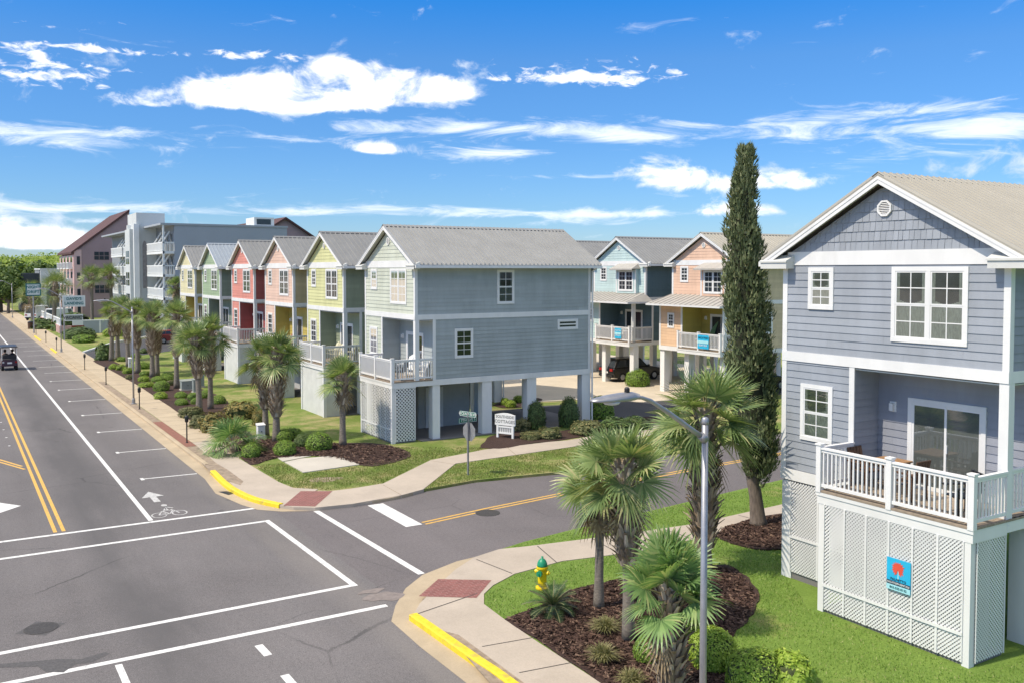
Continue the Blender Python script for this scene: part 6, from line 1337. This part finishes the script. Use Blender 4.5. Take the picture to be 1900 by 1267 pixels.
def motel_grey():
    r = empty('motel_wing', (21.95, 108, 0), 0, 'grey motel wing with white balconies and a tall white stair tower behind the palms', 'motel'); D = 46; W = 13; H = 13.3
    w = MB(); w.box(0, W, 0, D, 0, H); w.build('wall', M['wing'], r, fix=True); c = MB(); c.box(-1.5, W + .1, -.1, D, H, H + .22); c.build('parapet', M['wing'], r, fix=True)
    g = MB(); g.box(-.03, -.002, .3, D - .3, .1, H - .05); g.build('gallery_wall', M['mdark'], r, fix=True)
    for k in range(5):
        zf = 10.35 - 2.62 * k
        if zf < -.2: break
        for ya, yb in ((0, 9.6), (17.2, 27), (28, 38)):
            s = MB(); s.box(-1.3, -.03, ya, yb, zf - .28, zf); so_ = s.build('balcony', M['mwhite'], r, fix=True); q = MB(); q.box(-1.32, -1.26, ya, yb, zf + .92, zf + 1.05); q.box(-1.32, -1.26, ya, yb, zf + .05, zf + .14); q.box(-1.26, -.03, ya, ya + .06, zf + .92, zf + 1.05)
            n = int((yb - ya) / .22)
            for i in range(n): y = ya + i * .22; q.box(-1.31, -1.27, y, y + .13, zf + .14, zf + .92)
            for i in range(6): q.box(-1.2 + i * .2, -1.14 + i * .2, ya + .01, ya + .05, zf, zf + .92)
            q.build('railing', M['mwhite'], so_, fix=True)
            for i, y in enumerate((ya + 2.2, ya + 4.6, ya + 7.0)):
                t = MB(); t.bar((-.06, y, zf + 2.35), (-.9, y + .55, zf + .9), .16, .16); t.build('strut', M['mwhite'], so_)
            for y in (ya + 1.0, ya + 3.2, ya + 5.6, ya + 8.0):
                t = MB(); t.box(-.06, -.031, y, y + .95, zf + .02, zf + 2.05); t.build('door', M['dglass'], r, fix=True)
    for ya in (-.02,):
        t = MB(); t.box(-1.28, -1.1, .0, .18, 0, H); t.build('corner_post', M['mwhite'], r, fix=True)
    # stair tower
    tw = MB(); tw.box(-2.3, 1.0, 10.4, 16.6, 0, 15.2); tw.build('stair_tower', M['towerg'], r, fix=True); t = MB(); t.box(-3.0, -2.31, 11.0, 14.4, 0, 13.2); t.build('tower_front', M['towerg'], r, fix=True)
    for y in (9.85, 14.45): t = MB(); t.box(-2.7, -2.1, y, y + .5, 0, 13.8); t.build('fin', M['mwhite'], r, fix=True)
    for k in range(4):
        zf = .6 + 2.62 * k; t = MB(); t.box(-3.03, -3.002, 11.5, 13.8, zf + .5, zf + 2.1); wo = t.build('window', M['dglass'], r, fix=True); q = MB(); q.box(-3.06, -3.031, 12.6, 12.7, zf + .5, zf + 2.1); q.box(-3.06, -3.031, 11.5, 13.8, zf + 1.2, zf + 1.3); q.build('frame', M['mwhite'], wo, fix=True)
    a = MB(); a.box(-1.65, -1.15, 10.37, 10.399, 6.0, 11.0); a.add([(-1.4 + .25 * math.cos(math.pi * i / 10), 10.37, 11.0 + .8 * math.sin(math.pi * i / 10)) for i in range(11)], [tuple(range(11))]); a.build('arched_opening', M['dark'], r)
    # roof room
    t = MB(); t.box(9.2, 11.6, .5, 4, H + .2, H + 1.2); t.build('roof_room', M['mwhite'], r, fix=True); t = MB(); t.box(9.5, 11.2, .47, .498, H + .35, H + 1.0); t.build('window', M['dglass'], r, fix=True)
motel_grey()
def gable_block():
    r = empty('motel_house', (36, 125, 0), 0, 'mauve gabled block with dark red roof rising behind the grey motel wing', 'building'); W, D, h, a = 8.4, 26, 12.7, 15.3
    w = MB(); w.add([(0, 0, 0), (W, 0, 0), (W, 0, h), (W / 2, 0, a), (0, 0, h), (0, D, 0), (W, D, 0), (W, D, h), (W / 2, D, a), (0, D, h)], ((0, 1, 2, 3, 4), (5, 9, 8, 7, 6), (0, 4, 9, 5), (1, 6, 7, 2))); w.build('wall', M['mauve'], r, fix=True)
    f = MB()
    for sx in (-1, 1): xe = W / 2 + sx * (W / 2 + .6); f.hexa([(xe, -.5, h - .45), (W / 2, -.5, a), (W / 2, D + .5, a), (xe, D + .5, h - .45), (xe, -.5, h - .15), (W / 2, -.5, a + .3), (W / 2, D + .5, a + .3), (xe, D + .5, h - .15)])
    f.build('roof', M['darkred'], r, fix=True); g = MB(); g.box(2, 3.4, -.04, -.003, 10.2, 11.8); g.build('window', M['dglass'], r, fix=True)
gable_block()
def arch_building():
    r = empty('white_building', (15.5, 200, 0), 0, 'white building with a tall arch and a dark upper block, left of the mauve motel', 'building'); W, H = 4.2, 8.3
    pts = [(0, 0), (.95, 0), (.95, 4.6)] + [(2.1 - 1.15 * math.cos(math.pi * i / 12), 5.4 + 1.9 * math.sin(math.pi * i / 12)) for i in range(13)] + [(3.25, 4.6), (3.25, 0), (W, 0), (W, H), (0, H)]
    w = MB(); k = len(pts); w.v = [(a, 0, b) for a, b in pts] + [(a, .8, b) for a, b in pts]
    for t in tessellate_polygon([[V((a, b, 0)) for a, b in pts]]): w.f += [tuple(t), tuple(i + k for i in t)]; w.m += [0, 0]
    for i in range(k): w.f.append((i, (i + 1) % k, k + (i + 1) % k, k + i)); w.m.append(0)
    w.build('arch_wall', M['mwhite'], r); b = MB(); b.box(0, W, 2.5, 14, 0, H - .1); b.build('rear_wall', M['mdark'], r, fix=True); b = MB(); b.box(-.1, W + .1, -.1, 14, H, H + .25); b.build('cornice', M['mwhite'], r, fix=True)
    b = MB(); b.box(-3.2, -.01, 3, 13, 0, 7.6); b.build('upper_block', M['ink'], r, fix=True)
arch_building()
def pole_sign(label, x, y, w, z0, z1, frame, face, ink, lines, px=0., extra=None, top=None):
    r = empty('pole_sign', (x, y, .1), 0, label, 'sign'); p = MB(); p.tube([(px, 0, 0), (px, 0, z1)], .09, 10); p.build('pole', M['steel'], r)
    b = MB(); b.box(-w / 2, w / 2, -.22, -.1, z0, z1); bo = b.build('cabinet', frame, r, fix=True); q = MB(); q.box(-w / 2 + .14, w / 2 - .14, -.235, -.221, z0 + .14, z1 - .14); q.build('face', face, bo, fix=True)
    for t, z, s in lines: lettering(t, bo, (0, -.236, z), (1, 0, 0), (0, -1, 0), s, ink, bold=.035)
    if extra:
        b = MB(); b.box(-extra[0] / 2 + extra[3], extra[0] / 2 + extra[3], -.2, -.1, extra[1], extra[2]); eo = b.build('lower_board', M['mwhite'], r, fix=True); q = MB(); q.box(-extra[0] / 2 + extra[3] + .1, extra[0] / 2 + extra[3] - .1, -.215, -.201, extra[1] + .1, extra[2] - .1); q.build('face', M['cab'], eo, fix=True); lettering(extra[4], eo, (extra[3], -.216, (extra[1] + extra[2]) / 2), (1, 0, 0), (0, -1, 0), (extra[2] - extra[1]) * .62, M['ink'], bold=.03)
pole_sign('square motel sign in a dark frame on a tall pole, left of the street lamp', 9.35, 132.2, 1.75, 4.8, 6.4, M['teal_ink'], M['signpale'], M['teal_ink'], [('NIGHT', 5.92, .5), ('DRIFT', 5.3, .5)])
pole_sign('long white motel sign with two lines of dark letters right of the street lamp', 12.5, 117.5, 2.4, 3.85, 5.15, M['mwhite'], M['signpale'], M['teal_ink'], [("DAVID'S", 4.77, .42), ('LANDING', 4.24, .44)], -1.05, (1.95, 2.2, 2.95, -.05, 'VACANCY'))
# pink planter wall with railing, hedge, low white wall, bin, notice board
r = empty('planter_wall', (12.1, 130, .1), 0, 'low pink brick wall topped by a white railing beside the far sidewalk', 'wall'); w = MB(); w.box(0, .4, 0, 28, 0, .95); w.box(.4, 2.6, 0, .4, 0, .95); w.build('brickwork', M['brickpink'], r, fix=True); w = MB(); w.box(.1, .3, .1, 27.9, 1.75, 1.85); w.box(.1, .3, .1, 27.9, .96, 1.05)
for i in range(70): w.box(.16, .24, .1 + i * .4, .3 + i * .4, 1.05, 1.75)
w.build('railing', M['mwhite'], r, fix=True)
r = empty('low_wall', (14.6, 128.5, .1), 0, 'low white wall behind the hedge at the foot of the mauve motel', 'wall'); w = MB(); w.box(0, 6.0, 0, .3, 0, 1.6); w.build('wall_body', M['wing'], r, fix=True); w = MB(); w.box(-.05, 6.05, -.05, .35, 1.6, 1.72); w.build('coping', M['mwhite'], r, fix=True)
for x in (2.0, 4.0): w = MB(); w.box(x, x + .2, -.04, -.002, 0, 1.6); w.build('pier', M['mwhite'], r, fix=True)
shrub('long clipped hedge in front of the motel sign', 13.2, 119.5, 1.9, 1.3, 'boxdark', None, 'hedge', 'hedge', n=1800, size=.11, rz=0); shrub('lower bright shrub beside the hedge at the motel entrance', 12.9, 112.5, 1.2, .9, 'box', n=900, size=.13); shrub('round bright shrub against the mauve motel wall', 17.2, 121, 1.3, 1.1, 'boxlime', n=900, size=.13); shrub('dark shrub behind the pink planter wall', 14.3, 136, 2.4, 2.2, 'boxdark', n=1500, size=.17, lump=.25); shrub('dark shrub at the far end of the sidewalk near the sign pole', 11.3, 142, 1.7, 1.3, 'boxdark', n=1500, size=.17, lump=.25)
r = empty('trash_bin', (9.6, 142, .11), 0, 'dark round trash bin on the far sidewalk', 'trash bin'); w = MB(); w.lathe((0, 0, 0), [(.3, 0), (.34, .9)], 14); w.build('bin_body', M['woodd'], r); w = MB(); w.lathe((0, 0, .9), [(.36, 0), (.34, .08), (.1, .2)], 14); w.build('lid', M['black'], r)
r = empty('notice_board', (13.6, 124, .1), 0, 'small dark red and white notice board below the long motel sign', 'notice board'); w = MB(); w.box(-.7, .7, 0, .15, .5, 1.3); w.build('board', M['carred'], r, fix=True); w = MB(); w.box(-.6, .6, -.01, .14, 1.301, 1.95); w.build('header', M['mwhite'], r, fix=True)
for x in (-.6, .5): w = MB(); w.box(x, x + .1, .02, .12, 0, .5); w.build('post', M['mwhite'], r, fix=True)
